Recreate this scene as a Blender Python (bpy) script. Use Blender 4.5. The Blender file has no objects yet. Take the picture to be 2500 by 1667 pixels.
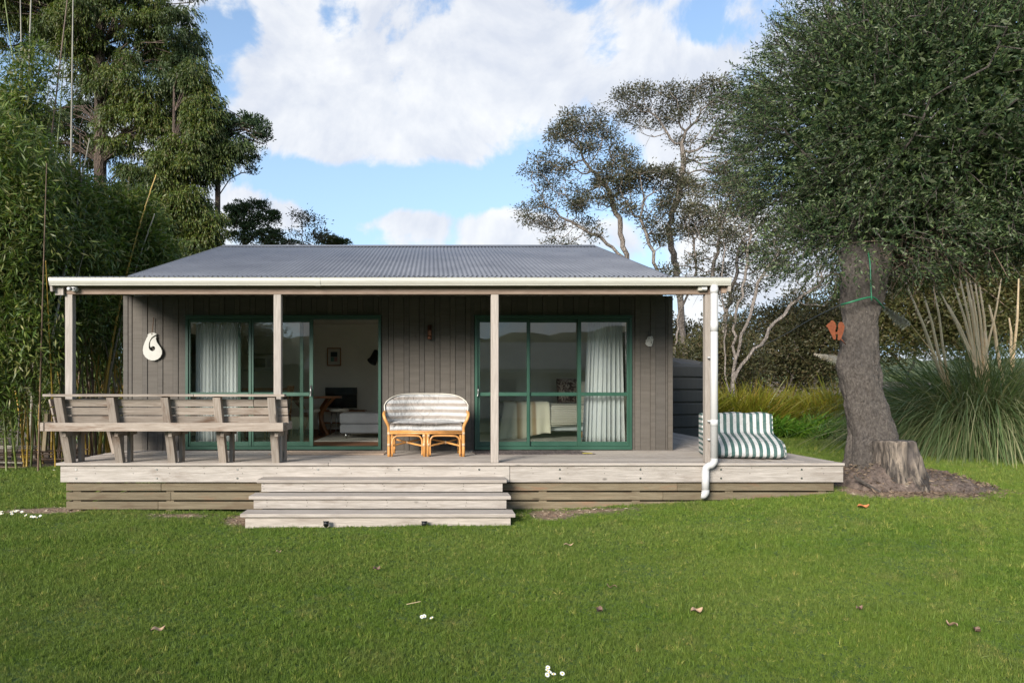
import bpy, bmesh, math, random
import numpy as np
from mathutils import Vector, Matrix, Euler
R = math.radians
rng = np.random.default_rng(7)
random.seed(7)
SC = bpy.context.scene
COL = SC.collection

# ------------------------------------------------------------------ camera
EYE = 1.56
cam_d = bpy.data.cameras.new('camera'); cam = bpy.data.objects.new('camera', cam_d)
COL.objects.link(cam); SC.camera = cam
cam.location = (0, 0, EYE); cam.rotation_euler = (R(90), 0, 0)
cam_d.lens = 24.0; cam_d.sensor_width = 36.0; cam_d.sensor_fit = 'HORIZONTAL'
cam_d.shift_x = 0.0792; cam_d.shift_y = 0.0466
cam_d.clip_start = 0.05; cam_d.clip_end = 3000

def P(px, py, Y):
    """a point of the place, seen in direction (px,py), at depth Y"""
    return Vector(((px - 989.7) / 1568.3 * Y, Y, EYE - (py - 893.8) / 1568.3 * Y))

# ------------------------------------------------------------------ world, sun, exposure
SUN_EL, SUN_AZ = 20.5, 213.0        # azimuth clockwise from +Y (north): light comes from behind and left of the viewer
world = bpy.data.worlds.new('World'); SC.world = world; world.use_nodes = True
wn = world.node_tree; wn.nodes.clear()
def W(t, **k):
    n = wn.nodes.new(t)
    for a, b in k.items(): setattr(n, a, b)
    return n
def wl(a, b): wn.links.new(a, b)
def wmath(op, a, b=None, c=None, clamp=False):
    n = W('ShaderNodeMath', operation=op, use_clamp=clamp)
    for i, v in enumerate((a, b, c)):
        if v is None: continue
        if isinstance(v, (int, float)): n.inputs[i].default_value = v
        else: wl(v, n.inputs[i])
    return n.outputs[0]
def wvec(op, a, b=None, s=None):
    n = W('ShaderNodeVectorMath', operation=op)
    for i, v in enumerate((a, b)):
        if v is None: continue
        if isinstance(v, (tuple, list)): n.inputs[i].default_value = v
        else: wl(v, n.inputs[i])
    if s is not None: n.inputs['Scale'].default_value = s
    return n.outputs['Value'] if op in ('LENGTH', 'DOT_PRODUCT', 'DISTANCE') else n.outputs['Vector']
sky = W('ShaderNodeTexSky', sky_type='NISHITA', sun_disc=False)
sky.sun_elevation = R(SUN_EL); sky.sun_rotation = R(SUN_AZ); sky.air_density = 1.0; sky.dust_density = 0.4; sky.ozone_density = 2.0
tc = W('ShaderNodeTexCoord'); DIR = tc.outputs['Generated']
sx = W('ShaderNodeSeparateXYZ'); wl(DIR, sx.inputs[0])
zc = wmath('ADD', wmath('MAXIMUM', sx.outputs[2], 0.0), 0.16)
px_ = wmath('DIVIDE', sx.outputs[0], zc); py_ = wmath('DIVIDE', sx.outputs[1], zc)
cb = W('ShaderNodeCombineXYZ'); wl(px_, cb.inputs[0]); wl(py_, cb.inputs[1])
n1 = W('ShaderNodeTexNoise', noise_dimensions='3D'); wl(cb.outputs[0], n1.inputs['Vector'])
n1.inputs['Scale'].default_value = 1.05; n1.inputs['Detail'].default_value = 9; n1.inputs['Roughness'].default_value = 0.55; n1.inputs['Distortion'].default_value = 0.25
dens = n1.outputs['Fac']
n3 = W('ShaderNodeTexNoise'); wl(DIR, n3.inputs['Vector']); n3.inputs['Scale'].default_value = 6.0; n3.inputs['Detail'].default_value = 10; n3.inputs['Roughness'].default_value = 0.6
n3.inputs['Distortion'].default_value = 0.35
n4 = W('ShaderNodeTexNoise'); wl(wvec('ADD', DIR, (-.006, 0, .020)), n4.inputs['Vector']); n4.inputs['Scale'].default_value = 6.0; n4.inputs['Detail'].default_value = 10; n4.inputs['Roughness'].default_value = 0.6; n4.inputs['Distortion'].default_value = 0.35
emb = wmath('MULTIPLY', wmath('SUBTRACT', n3.outputs['Fac'], n4.outputs['Fac']), 1.5)
dens = wmath('ADD', wmath('MULTIPLY', dens, 0.7), wmath('MULTIPLY', n3.outputs['Fac'], 1.75)); dens = wmath('ADD', dens, -0.72)
def dr(px, py):
    v = Vector(((px - 989.7) / 1568.3, 1.0, (893.8 - py) / 1568.3)); v.normalize(); return v
# (px, py, rx, ry, amount): banks of cloud (+) and blue openings (-)
for (bx, by, rx, ry, am) in ((950, 235, 420, 190, .34), (1480, 150, 330, 170, .30), (1150, 60, 230, 120, .2), (620, 120, 150, 200, .22),
                             (1050, 525, 190, 55, .34), (600, 480, 110, 42, .30), (1300, 545, 260, 60, .2), (1750, 600, 400, 120, .25), (1900, 250, 300, 300, .25), (250, 150, 260, 300, .2),
                             (780, 55, 48, 62, -.36), (1372, 100, 55, 60, -.30), (1285, 5, 110, 30, -.34), (575, 70, 38, 55, -.26), (480, 200, 70, 130, -.34), (520, 40, 60, 60, -.3), (1690, 30, 110, 60, -.32), (1590, 70, 60, 40, -.2), (640, 500, 90, 30, .2), (930, 500, 90, 28, .22), (800, 518, 60, 16, .2), (670, 380, 70, 36, -.15), (1000, 300, 100, 40, .1), (700, 290, 120, 60, .12), (1030, 435, 440, 55, -.34), (660, 385, 130, 60, -.14), (800, 480, 70, 40, -.2)):
    c = dr(bx, by)
    d = wvec('SUBTRACT', DIR, tuple(c))
    d = wvec('MULTIPLY', d, (1568.3 / rx * 1.0, 1568.3 / rx, 1568.3 / ry))
    L = wvec('LENGTH', d)
    m = W('ShaderNodeMapRange', interpolation_type='SMOOTHSTEP'); wl(L, m.inputs['Value'])
    m.inputs['From Min'].default_value = 0.25; m.inputs['From Max'].default_value = 1.45
    m.inputs['To Min'].default_value = am * .85; m.inputs['To Max'].default_value = 0
    dens = wmath('ADD', dens, m.outputs[0])
mr = W('ShaderNodeMapRange', interpolation_type='SMOOTHSTEP'); wl(dens, mr.inputs['Value'])
mr.inputs['From Min'].default_value = 0.49; mr.inputs['From Max'].default_value = 0.72
n2 = W('ShaderNodeTexNoise'); wl(DIR, n2.inputs['Vector']); n2.inputs['Scale'].default_value = 6.5; n2.inputs['Detail'].default_value = 9
shade = W('ShaderNodeMapRange'); wl(wmath('ADD', wmath('ADD', n2.outputs['Fac'], emb), wmath('MULTIPLY', dens, -0.18)), shade.inputs['Value'])
shade.inputs['From Min'].default_value = 0.2; shade.inputs['From Max'].default_value = 0.55
cm = W('ShaderNodeMix', data_type='RGBA'); wl(shade.outputs[0], cm.inputs['Factor'])
cm.inputs['A'].default_value = (3.75, 3.95, 4.4, 1); cm.inputs['B'].default_value = (5.0, 5.05, 5.12, 1)
skyg = W('ShaderNodeMix', data_type='RGBA', blend_type='MULTIPLY'); skyg.inputs['Factor'].default_value = 1
wl(sky.outputs[0], skyg.inputs['A']); skyg.inputs['B'].default_value = (1.25, 1.22, 1.22, 1)
pale = W('ShaderNodeMix', data_type='RGBA'); wl(wmath('POWER', wmath('SUBTRACT', 1.0, wmath('MAXIMUM', sx.outputs[2], 0.0)), 2.5), pale.inputs['Factor']); wl(skyg.outputs['Result'], pale.inputs['A']); pale.inputs['B'].default_value = (2.7, 3.9, 5.4, 1)
mx = W('ShaderNodeMix', data_type='RGBA'); wl(wmath('MULTIPLY', mr.outputs[0], 0.93), mx.inputs['Factor'])
wl(pale.outputs['Result'], mx.inputs['A']); wl(cm.outputs['Result'], mx.inputs['B'])
bg = W('ShaderNodeBackground'); wl(mx.outputs['Result'], bg.inputs['Color']); bg.inputs['Strength'].default_value = 0.10
wo = W('ShaderNodeOutputWorld'); wl(bg.outputs[0], wo.inputs['Surface'])

sd = bpy.data.lights.new('sun', 'SUN'); sun = bpy.data.objects.new('sun', sd); COL.objects.link(sun)
sd.energy = 3.5; sd.angle = R(22); sd.color = (1.0, 0.94, 0.86)
az = R(SUN_AZ); dv = Vector((math.sin(az) * math.cos(R(SUN_EL)), math.cos(az) * math.cos(R(SUN_EL)), math.sin(R(SUN_EL))))
sun.rotation_euler = dv.to_track_quat('Z', 'Y').to_euler(); sun.location = dv * 50
SC.view_settings.view_transform = 'Standard'; SC.view_settings.look = 'None'; SC.view_settings.gamma = 1; SC.view_settings.use_curve_mapping = False
SC.view_settings.exposure = 1.02
SC.cycles.max_bounces = 8; SC.cycles.transparent_max_bounces = 12; SC.cycles.diffuse_bounces = 4

# ------------------------------------------------------------------ material kit
class M_:
    def __init__(s, name):
        s.m = bpy.data.materials.new(name); s.m.use_nodes = True; s.t = s.m.node_tree; s.t.nodes.clear()
        s.out = s.n('ShaderNodeOutputMaterial'); s.b = s.n('ShaderNodeBsdfPrincipled'); s.l(s.b.outputs[0], s.out.inputs[0])
    def n(s, t, **k):
        n = s.t.nodes.new(t)
        for a, b in k.items(): setattr(n, a, b)
        return n
    def l(s, a, b): s.t.links.new(a, b)
    def math(s, op, a, b=None, clamp=False):
        n = s.n('ShaderNodeMath', operation=op, use_clamp=clamp)
        for i, v in enumerate((a, b)):
            if v is None: continue
            if isinstance(v, (int, float)): n.inputs[i].default_value = v
            else: s.l(v, n.inputs[i])
        return n.outputs[0]
    def coord(s, kind='Object', scale=(1, 1, 1), rand=True):
        tc = s.n('ShaderNodeTexCoord'); v = tc.outputs[kind] if kind != 'World' else s.n('ShaderNodeNewGeometry').outputs['Position']
        if rand:
            oi = s.n('ShaderNodeObjectInfo'); a = s.n('ShaderNodeVectorMath', operation='SCALE'); a.inputs[0].default_value = (37., 11., 23.)
            s.l(oi.outputs['Random'], a.inputs['Scale']); ad = s.n('ShaderNodeVectorMath', operation='ADD'); s.l(v, ad.inputs[0]); s.l(a.outputs[0], ad.inputs[1]); v = ad.outputs[0]
        mp = s.n('ShaderNodeMapping'); mp.inputs['Scale'].default_value = scale; s.l(v, mp.inputs[0]); return mp.outputs[0]
    def noise(s, vec, scale, detail=4, rough=.55, dist=0):
        n = s.n('ShaderNodeTexNoise'); s.l(vec, n.inputs['Vector']); n.inputs['Scale'].default_value = scale
        n.inputs['Detail'].default_value = detail; n.inputs['Roughness'].default_value = rough; n.inputs['Distortion'].default_value = dist; return n.outputs['Fac']
    def ramp(s, fac, stops):
        r = s.n('ShaderNodeValToRGB'); s.l(fac, r.inputs[0]); e = r.color_ramp.elements
        while len(e) < len(stops): e.new(0.5)
        for i, (p, c) in enumerate(stops):
            e[i].position = p; e[i].color = (*c, 1) if len(c) == 3 else c
        return r.outputs[0]
    def mix(s, fac, a, b, mode='MIX'):
        n = s.n('ShaderNodeMix', data_type='RGBA', blend_type=mode)
        for k, v in (('Factor', fac), ('A', a), ('B', b)):
            if isinstance(v, (int, float)): n.inputs[k].default_value = v
            elif isinstance(v, tuple): n.inputs[k].default_value = (*v, 1) if len(v) == 3 else v
            else: s.l(v, n.inputs[k])
        return n.outputs['Result']
    def mr(s, v, a, b, c=0., d=1., smooth=False):
        n = s.n('ShaderNodeMapRange'); s.l(v, n.inputs['Value'])
        if smooth: n.interpolation_type = 'SMOOTHSTEP'
        for k, x in zip(('From Min', 'From Max', 'To Min', 'To Max'), (a, b, c, d)): n.inputs[k].default_value = x
        return n.outputs[0]
    def col(s, c):
        if isinstance(c, tuple): s.b.inputs['Base Color'].default_value = (*c, 1)
        else: s.l(c, s.b.inputs['Base Color'])
        return s
    def rough(s, r):
        if isinstance(r, (int, float)): s.b.inputs['Roughness'].default_value = r
        else: s.l(r, s.b.inputs['Roughness'])
        return s
    def bump(s, h, dist=.01, strength=1.):
        n = s.n('ShaderNodeBump'); n.inputs['Distance'].default_value = dist; n.inputs['Strength'].default_value = strength
        s.l(h, n.inputs['Height']); s.l(n.outputs[0], s.b.inputs['Normal']); return s
MATS = {}
def plain(name, c, rough=.5, metal=0, var=.08, scale=6, bump=0):
    m = M_(name); v = m.coord(); n = m.noise(v, scale, 5)
    m.col(m.mix(m.mr(n, .3, .7), tuple(x * (1 - var) for x in c), tuple(min(1, x * (1 + var)) for x in c))).rough(m.mr(n, .3, .7, max(0.05, rough - .07), min(1, rough + .07)))
    m.b.inputs['Metallic'].default_value = metal
    if bump: m.bump(m.noise(v, 90, 3), bump)
    MATS[name] = m.m; return m.m
def wood(name, light, dark, stain, stain_amt=.5, knots=True, grain=1.0, warm=None, ks=(1.5, 6, 6), kt=.55):
    m = M_(name)
    v = m.coord('Object', (1.1, 16, 16)); g = m.noise(v, 2.6, 8, .65, .6)
    v2 = m.coord('Object', (1.6, 60, 60)); g2 = m.noise(v2, 3, 3, .7)
    v3 = m.coord('Object', (.9, 3.5, 3.5)); st = m.noise(v3, 2.2, 6, .6, .4)
    oi = m.n('ShaderNodeObjectInfo')
    c = m.mix(m.mr(g, .34, .68), dark, light)
    c = m.mix(m.mr(g2, .35, .62, .35 * grain, 0), c, tuple(x * .45 for x in dark))
    c = m.mix(m.mr(st, .52, .74, 0, stain_amt, True), c, stain)
    if warm: c = m.mix(m.mr(st, .3, .45, .6, 0, True), c, warm)
    if knots:
        vk = m.coord('Object', ks); vo = m.n('ShaderNodeTexVoronoi'); m.l(vk, vo.inputs['Vector']); vo.inputs['Scale'].default_value = 1.3; vo.inputs['Randomness'].default_value = 1
        kn = m.mr(vo.outputs['Distance'], .05, .14, .75, 0, True); sk = m.n('ShaderNodeSeparateColor'); m.l(vo.outputs['Color'], sk.inputs[0]); kn = m.math('MULTIPLY', kn, m.mr(sk.outputs[0], kt, kt + .12)); c = m.mix(kn, c, tuple(x * .35 for x in dark))
    c = m.mix(1.0, c, m.ramp(oi.outputs['Random'], [(0, (.80, .79, .78)), (.5, (.95, .95, .95)), (1, (1.1, 1.08, 1.06))]), 'MULTIPLY')
    m.col(c).rough(.82).bump(m.math('ADD', g, m.math('MULTIPLY', g2, .6)), .004, .8)
    m.b.inputs['Specular IOR Level'].default_value = .25
    MATS[name] = m.m; return m.m
DECK = wood('weathered_deck_timber', (.52, .465, .405), (.36, .315, .27), (.25, .21, .175), .65)
FASC = wood('bleached_fascia_timber', (.54, .49, .435), (.36, .32, .275), (.23, .19, .155), .7, ks=(2.2, 4.2, 4.2), kt=.45)
SLAT = wood('treated_slat_timber', (.25, .205, .135), (.165, .132, .082), (.12, .08, .05), .6, warm=(.24, .135, .08))
BENCH = wood('bench_timber', (.41, .355, .30), (.25, .205, .165), (.13, .075, .045), .85)
BEAM = wood('beam_timber', (.36, .27, .21), (.24, .175, .13), (.16, .10, .075), .5)
POST = wood('post_timber', (.46, .41, .36), (.33, .29, .25), (.24, .20, .17), .35)
def wallmat():
    m = M_('rough_sawn_board_paint'); v = m.coord('Object', (1, 1, 1)); oi = m.n('ShaderNodeObjectInfo')
    saw = m.noise(m.coord('Object', (110, 3.0, 3.0)), 1., 2, .6); saw2 = m.noise(m.coord('Object', (22, 1.5, 1.5)), 1., 3, .6)
    gr = m.noise(m.coord('Object', (1.5, 24, 24)), 2., 5)
    c = m.mix(m.mr(saw2, .3, .7), (.074, .064, .052), (.100, .088, .073)); c = m.mix(m.mr(gr, .55, .75, 0, .35), c, (.06, .05, .042))
    c = m.mix(1., c, m.ramp(oi.outputs['Random'], [(0, (.86, .86, .87)), (1, (1.12, 1.1, 1.07))]), 'MULTIPLY')
    m.col(c).rough(.75).bump(m.math('ADD', saw, m.math('MULTIPLY', gr, .5)), .0025, .8); MATS['wall'] = m.m; return m.m
WALL = wallmat()
GREEN = plain('green_powder_coat', (.026, .078, .05), .38, var=.12, scale=2)
def glassmat():
    m = M_('window_glass'); m.t.nodes.remove(m.b)
    fr = m.n('ShaderNodeFresnel'); fr.inputs[0].default_value = 1.55
    tr = m.n('ShaderNodeBsdfTransparent'); tr.inputs[0].default_value = (.96, .98, .965, 1)
    gl = m.n('ShaderNodeBsdfGlossy'); gl.inputs['Roughness'].default_value = .0
    mx = m.n('ShaderNodeMixShader'); m.l(m.math('MULTIPLY', fr.outputs[0], 1.15, True), mx.inputs[0]); m.l(tr.outputs[0], mx.inputs[1]); m.l(gl.outputs[0], mx.inputs[2]); m.l(mx.outputs[0], m.out.inputs[0])
    return m.m
GLASS = glassmat()
def roofmat():
    m = M_('grey_painted_iron'); v = m.coord('World', (1, 1, 1), False); n = m.noise(v, 1.3, 6); n2 = m.noise(m.coord('World', (8, .7, 8), False), 1.5, 4)
    c = m.mix(m.mr(n, .3, .7), (.108, .116, .136), (.145, .154, .176)); c = m.mix(m.mr(n2, .55, .8, 0, .4), c, (.11, .115, .13))
    m.col(c).rough(m.mr(n, .3, .7, .36, .5)); m.b.inputs['Metallic'].default_value = .15; return m.m
ROOF = roofmat()
def guttermat():
    m = M_('cream_gutter_paint'); v = m.coord('Object', (1, 1, 1)); n = m.noise(m.coord('Object', (3, 30, 60)), 1.5, 5)
    c = m.mix(m.mr(n, .5, .8, 0, .5), (.50, .485, .42), (.30, .275, .22)); m.col(c).rough(.4); return m.m
GUT = guttermat()
WHITE = plain('white_pvc', (.50, .495, .48), .35, var=.05, scale=3)
BONE = plain('bone_white', (.41, .40, .355), .45, var=.08, scale=12)
NROOF = plain('neighbour_roof', (.52, .48, .41), .7)
CHARC = plain('black_plastic', (.012, .012, .013), .45)
ROOMW = plain('room_wall_paint', (.82, .79, .70), .8, var=.03)
CEIL = plain('ceiling_lining', (.055, .05, .045), .7)
FLOORW = wood('room_floor_timber', (.20, .10, .05), (.12, .055, .028), (.08, .04, .02), .3, False)
CARPET = plain('room_carpet', (.42, .38, .33), .95, bump=.004)
CANE = plain('honey_cane', (.52, .25, .075), .35, var=.22, scale=9)
BIND = plain('cane_binding', (.50, .34, .20), .5, var=.2, scale=30)
DCANE = plain('brown_cane', (.30, .12, .04), .35, var=.25, scale=9)
STEEL = plain('brushed_steel', (.55, .54, .52), .3, 1)
COPPER = plain('aged_copper', (.22, .10, .06), .38, .8, var=.3, scale=9)
GREYF = plain('grey_fabric', (.20, .20, .215), .95, bump=.002)
CREAMF = plain('cream_fabric', (.62, .58, .49), .95, bump=.002)
CORD = plain('brown_cord', (.10, .05, .02), .8)

# ------------------------------------------------------------------ object kit
def wloc(o):
    v = Vector((0, 0, 0))
    while o is not None: v += o.location; o = o.parent
    return v
def wmat(o):
    m = Matrix()
    while o is not None: m = Matrix.Translation(o.location) @ o.rotation_euler.to_matrix().to_4x4() @ m; o = o.parent
    return m
def link(name, me, mat, parent=None, loc=(0, 0, 0), rot=(0, 0, 0), local=False):
    o = bpy.data.objects.new(name, me); COL.objects.link(o)
    if mat is not None and me is not None and len(me.materials) == 0: me.materials.append(mat)
    loc = Vector(loc)
    o.location = loc; o.rotation_euler = rot
    if parent is not None:
        o.parent = parent
        if not local:
            m = wmat(parent).inverted() @ (Matrix.Translation(loc) @ Euler(rot).to_matrix().to_4x4()); o.location = m.to_translation(); o.rotation_euler = m.to_euler()
    return o
def tag(o, label=None, cat=None, group=None, kind=None):
    for k, v in (('label', label), ('category', cat), ('group', group), ('kind', kind)):
        if v: o[k] = v
    return o
def empty(name, loc, label, cat, group=None, rz=0, kind=None):
    o = bpy.data.objects.new(name, None); COL.objects.link(o); o.location = loc; o.rotation_euler = (0, 0, rz); o.empty_display_size = .1
    return tag(o, label, cat, group, kind)
def mesh_np(name, v, f, smooth=False):
    v = np.asarray(v, dtype=np.float32); f = np.asarray(f, dtype=np.int32)
    me = bpy.data.meshes.new(name); n, k = f.shape
    me.vertices.add(len(v)); me.vertices.foreach_set('co', v.ravel())
    me.loops.add(n * k); me.loops.foreach_set('vertex_index', f.ravel())
    me.polygons.add(n); me.polygons.foreach_set('loop_start', np.arange(0, n * k, k, dtype=np.int32)); me.polygons.foreach_set('loop_total', np.full(n, k, dtype=np.int32))
    if smooth: me.polygons.foreach_set('use_smooth', np.ones(n, dtype=bool))
    me.update(calc_edges=True); return me
def mesh_py(name, v, f, smooth=False):
    me = bpy.data.meshes.new(name); me.from_pydata([tuple(x) for x in v], [], f)
    if smooth:
        for p in me.polygons: p.use_smooth = True
    me.update(); return me
BOXC = {}
def boxmesh(L, Wd, H, bev=.003, mat=None):
    key = (round(L, 3), round(Wd, 3), round(H, 3), bev, mat.name if mat else '')
    if key in BOXC: return BOXC[key]
    bm = bmesh.new(); bmesh.ops.create_cube(bm, size=1); bmesh.ops.scale(bm, vec=(L, Wd, H), verts=bm.verts)
    if bev: bmesh.ops.bevel(bm, geom=bm.edges[:], offset=min(bev, min(L, Wd, H) * .3), segments=1, affect='EDGES')
    me = bpy.data.meshes.new('box'); bm.to_mesh(me); bm.free()
    if mat: me.materials.append(mat)
    BOXC[key] = me; return me
ORI = {'x': (0, 0, 0), 'y': (0, 0, R(90)), 'z': (0, R(-90), 0)}
def bx(name, x0, x1, y0, y1, z0, z1, mat, parent=None, axis='x', bev=.003):
    """box given by its extents; grain runs along `axis`"""
    dx, dy, dz = x1 - x0, y1 - y0, z1 - z0; c = ((x0 + x1) / 2, (y0 + y1) / 2, (z0 + z1) / 2)
    if axis == 'x': me = boxmesh(dx, dy, dz, bev, mat)
    elif axis == 'y': me = boxmesh(dy, dx, dz, bev, mat)
    else: me = boxmesh(dz, dy, dx, bev, mat)
    return link(name, me, mat, parent, c, ORI[axis])
def bar(name, a, b, w, t, mat, parent=None, up=(0, 1, 0), bev=.003):
    """timber from a to b, section w (across) x t (along up)"""
    a, b = Vector(a), Vector(b); d = b - a; L = d.length; X = d.normalized(); U = Vector(up); Yv = U.cross(X).normalized(); Z = X.cross(Yv)
    m = Matrix((X, Yv, Z)).transposed()
    return link(name, boxmesh(L, w, t, bev, mat), mat, parent, (a + b) / 2, m.to_euler())
def tube_vf(pts, rad, k=8, caps=True):
    pts = [Vector(p) for p in pts]; n = len(pts); rad = rad if hasattr(rad, '__len__') else [rad] * n
    V, F = [], []; ref = None
    for i, p in enumerate(pts):
        d = (pts[min(i + 1, n - 1)] - pts[max(i - 1, 0)]).normalized()
        if ref is None: ref = Vector((0, 0, 1)) if abs(d.z) < .9 else Vector((0, 1, 0))
        s = d.cross(ref).normalized(); u = s.cross(d); ref = u
        for j in range(k):
            a = 2 * math.pi * j / k; V.append(p + (s * math.cos(a) + u * math.sin(a)) * rad[i])
    for i in range(n - 1):
        for j in range(k):
            F.append((i * k + j, (i + 1) * k + j, (i + 1) * k + (j + 1) % k, i * k + (j + 1) % k))
    if caps: F.append(tuple(range(k))); F.append(tuple(range((n - 1) * k, n * k))[::-1])
    return V, F
def join_vf(lst):
    V, F = [], []
    for v, f in lst:
        o = len(V); V += list(v); F += [tuple(i + o for i in q) for q in f]
    return V, F
def tube(name, pts, rad, mat, parent=None, k=8, local=False):
    V, F = tube_vf(pts, rad, k); off = Vector((0, 0, 0)) if (parent is None or local) else wloc(parent)
    return link(name, mesh_py(name, [v - off for v in V], F, True), mat, parent, (0, 0, 0), local=True)
def smoothpath(pts, n=8):
    """catmull-rom"""
    pts = [Vector(p) for p in pts]; out = []
    for i in range(len(pts) - 1):
        p0 = pts[max(i - 1, 0)]; p1 = pts[i]; p2 = pts[i + 1]; p3 = pts[min(i + 2, len(pts) - 1)]
        for s in range(n):
            t = s / n; out.append(.5 * ((2 * p1) + (p2 - p0) * t + (2 * p0 - 5 * p1 + 4 * p2 - p3) * t * t + (3 * p1 - p0 - 3 * p2 + p3) * t ** 3))
    out.append(pts[-1]); return out
def prism_vf(outline, y0, y1):
    """outline of (x,z) extruded from y0 to y1"""
    n = len(outline); V = [Vector((x, y0, z)) for x, z in outline] + [Vector((x, y1, z)) for x, z in outline]
    F = [tuple(range(n)), tuple(range(2 * n - 1, n - 1, -1))] + [(i, i + n, (i + 1) % n + n, (i + 1) % n) for i in range(n)]
    return V, F
def copy_tree(o, parent=None):
    c = o.copy(); COL.objects.link(c); c.parent = parent
    for ch in o.children: copy_tree(ch, c)
    return c
def sstep(a, b, x):
    t = np.clip((np.asarray(x, dtype=float) - a) / (b - a), 0, 1); return t * t * (3 - 2 * t)
def vnoise(x, y, s=1., seed=0):
    """cheap smooth value noise on arrays"""
    x = np.asarray(x) * s; y = np.asarray(y) * s; xi = np.floor(x); yi = np.floor(y); fx = x - xi; fy = y - yi
    fx = fx * fx * (3 - 2 * fx); fy = fy * fy * (3 - 2 * fy)
    def h(a, b): 
        q = np.sin(a * 127.1 + b * 311.7 + seed * 74.7) * 43758.5453; return q - np.floor(q)
    return (h(xi, yi) * (1 - fx) + h(xi + 1, yi) * fx) * (1 - fy) + (h(xi, yi + 1) * (1 - fx) + h(xi + 1, yi + 1) * fx) * fy
# ------------------------------------------------------------------ ground
DECKZ = .63
def G(x, y):
    x = np.asarray(x, dtype=float); y = np.asarray(y, dtype=float)
    z = .22 * sstep(.6, 5.5, x) * sstep(5., 9.5, y)
    z = z + .05 * sstep(13, 17, y) * sstep(-5, -9, x)
    z = z + .10 * np.exp(-(((x - 5.95) / 1.0) ** 2 + ((y - 9.1) / .8) ** 2)) 
    z = z + (vnoise(x, y, .5, 3) - .5) * .04 + (vnoise(x, y, 2.1, 5) - .5) * .012
    z = z + 4.0 * sstep(60, 240, y)
    return z
def axis_lines():
    a = np.concatenate([[-900, -400, -200, -100, -60, -40, -25], np.arange(-16, 18, .22), [20, 25, 40, 60, 100, 200, 400, 900]])
    b = np.concatenate([[-900, -400, -200, -100, -50, -25, -12, -5], np.arange(-1, 24, .22), [26, 30, 36, 45, 60, 80, 110, 150, 200, 260, 400, 900]])
    return a, b
gx, gy = axis_lines(); XX, YY = np.meshgrid(gx, gy); ZZ = G(XX, YY)
gv = np.stack([XX.ravel(), YY.ravel(), ZZ.ravel()], 1); nx, ny = len(gx), len(gy)
ii, jj = np.meshgrid(np.arange(nx - 1), np.arange(ny - 1)); q = (jj * nx + ii).ravel(); gf = np.stack([q, q + 1, q + nx + 1, q + nx], 1)
def bare_np(x, y):
    """how bare of grass the soil is (0 grass .. 1 bare): the worn earth by the deck, the steps and the tree"""
    x = np.asarray(x, float); y = np.asarray(y, float); n = (vnoise(x, y, 3.1, 9) - .5) * .5 + (vnoise(x, y, 9, 4) - .5) * .35
    def e(cx, cy, rx, ry): return 1 - np.sqrt(((x - cx) / rx) ** 2 + ((y - cy) / ry) ** 2)
    b = np.maximum.reduce([e(-4.9, 8.75, .75, .32), e(-2.15, 8.25, .42, .55), e(-3.1, 8.4, .55, .22) * .5, e(1.45, 8.3, .40, .50), e(6.35, 9.0, 1.45, .75), e(5.6, 8.7, .5, .4), e(1.9, 8.45, .9, .25) * .5])
    return np.clip(b * 2.2 + n, 0, 1)
def mulch_np(x, y):
    x = np.asarray(x, float); y = np.asarray(y, float); n = (vnoise(x, y, 1.3, 2) - .5) * .7
    # left: leaf litter beneath the bamboo; right: the planted border
    left = sstep(-.15, .15, (y - 12.6) - (x + 8.9) * .95 * (x > -8.9) * 1.0 + np.maximum(0, -(x + 8.9)) * -.12 + n) * (x < -5.2)
    right = sstep(-.15, .15, x - (11.4 - .28 * (y - 13.4)) + n) * (y > 12.0) + sstep(-.2, .2, (y - 18.4) + n) * (x > 5.3)
    back = sstep(21, 22, y) * (y < 27)
    return np.clip(np.maximum.reduce([left, right, back]), 0, 1)
me = mesh_np('ground', gv, gf, True)
ca = me.color_attributes.new('soil', 'FLOAT_COLOR', 'POINT')
bb = bare_np(gv[:, 0], gv[:, 1]); mm = mulch_np(gv[:, 0], gv[:, 1])
ca.data.foreach_set('color', np.stack([bb, mm, bb * 0, bb * 0 + 1], 1).astype(np.float32).ravel())
m = M_('lawn_soil'); at = m.n('ShaderNodeAttribute'); at.attribute_name = 'soil'; sp = m.n('ShaderNodeSeparateColor'); m.l(at.outputs['Color'], sp.inputs[0])
v = m.coord('World', (1, 1, 1), False)
g = m.mix(m.mr(m.noise(v, .9, 6), .3, .7), (.07, .135, .016), (.115, .185, .028)); g = m.mix(m.mr(m.noise(v, 60, 3), .35, .65, 0, .7), g, (.03, .05, .012))
so = m.mix(m.mr(m.noise(v, 9, 8, .7), .3, .7), (.13, .07, .045), (.34, .22, .145)); so = m.mix(m.mr(m.noise(v, 70, 3), .5, .65), so, (.46, .35, .24))
mu = m.mix(m.mr(m.noise(v, 22, 6, .7), .35, .62), (.055, .035, .025), (.24, .17, .12))
c = m.mix(sp.outputs[0], g, so); c = m.mix(sp.outputs[1], c, mu); m.col(c).rough(.95).bump(m.noise(v, 45, 5, .7), .03)
tag(link('ground', me, m.m), 'wide green lawn rising slightly to the right of the deck', kind='structure')

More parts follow.
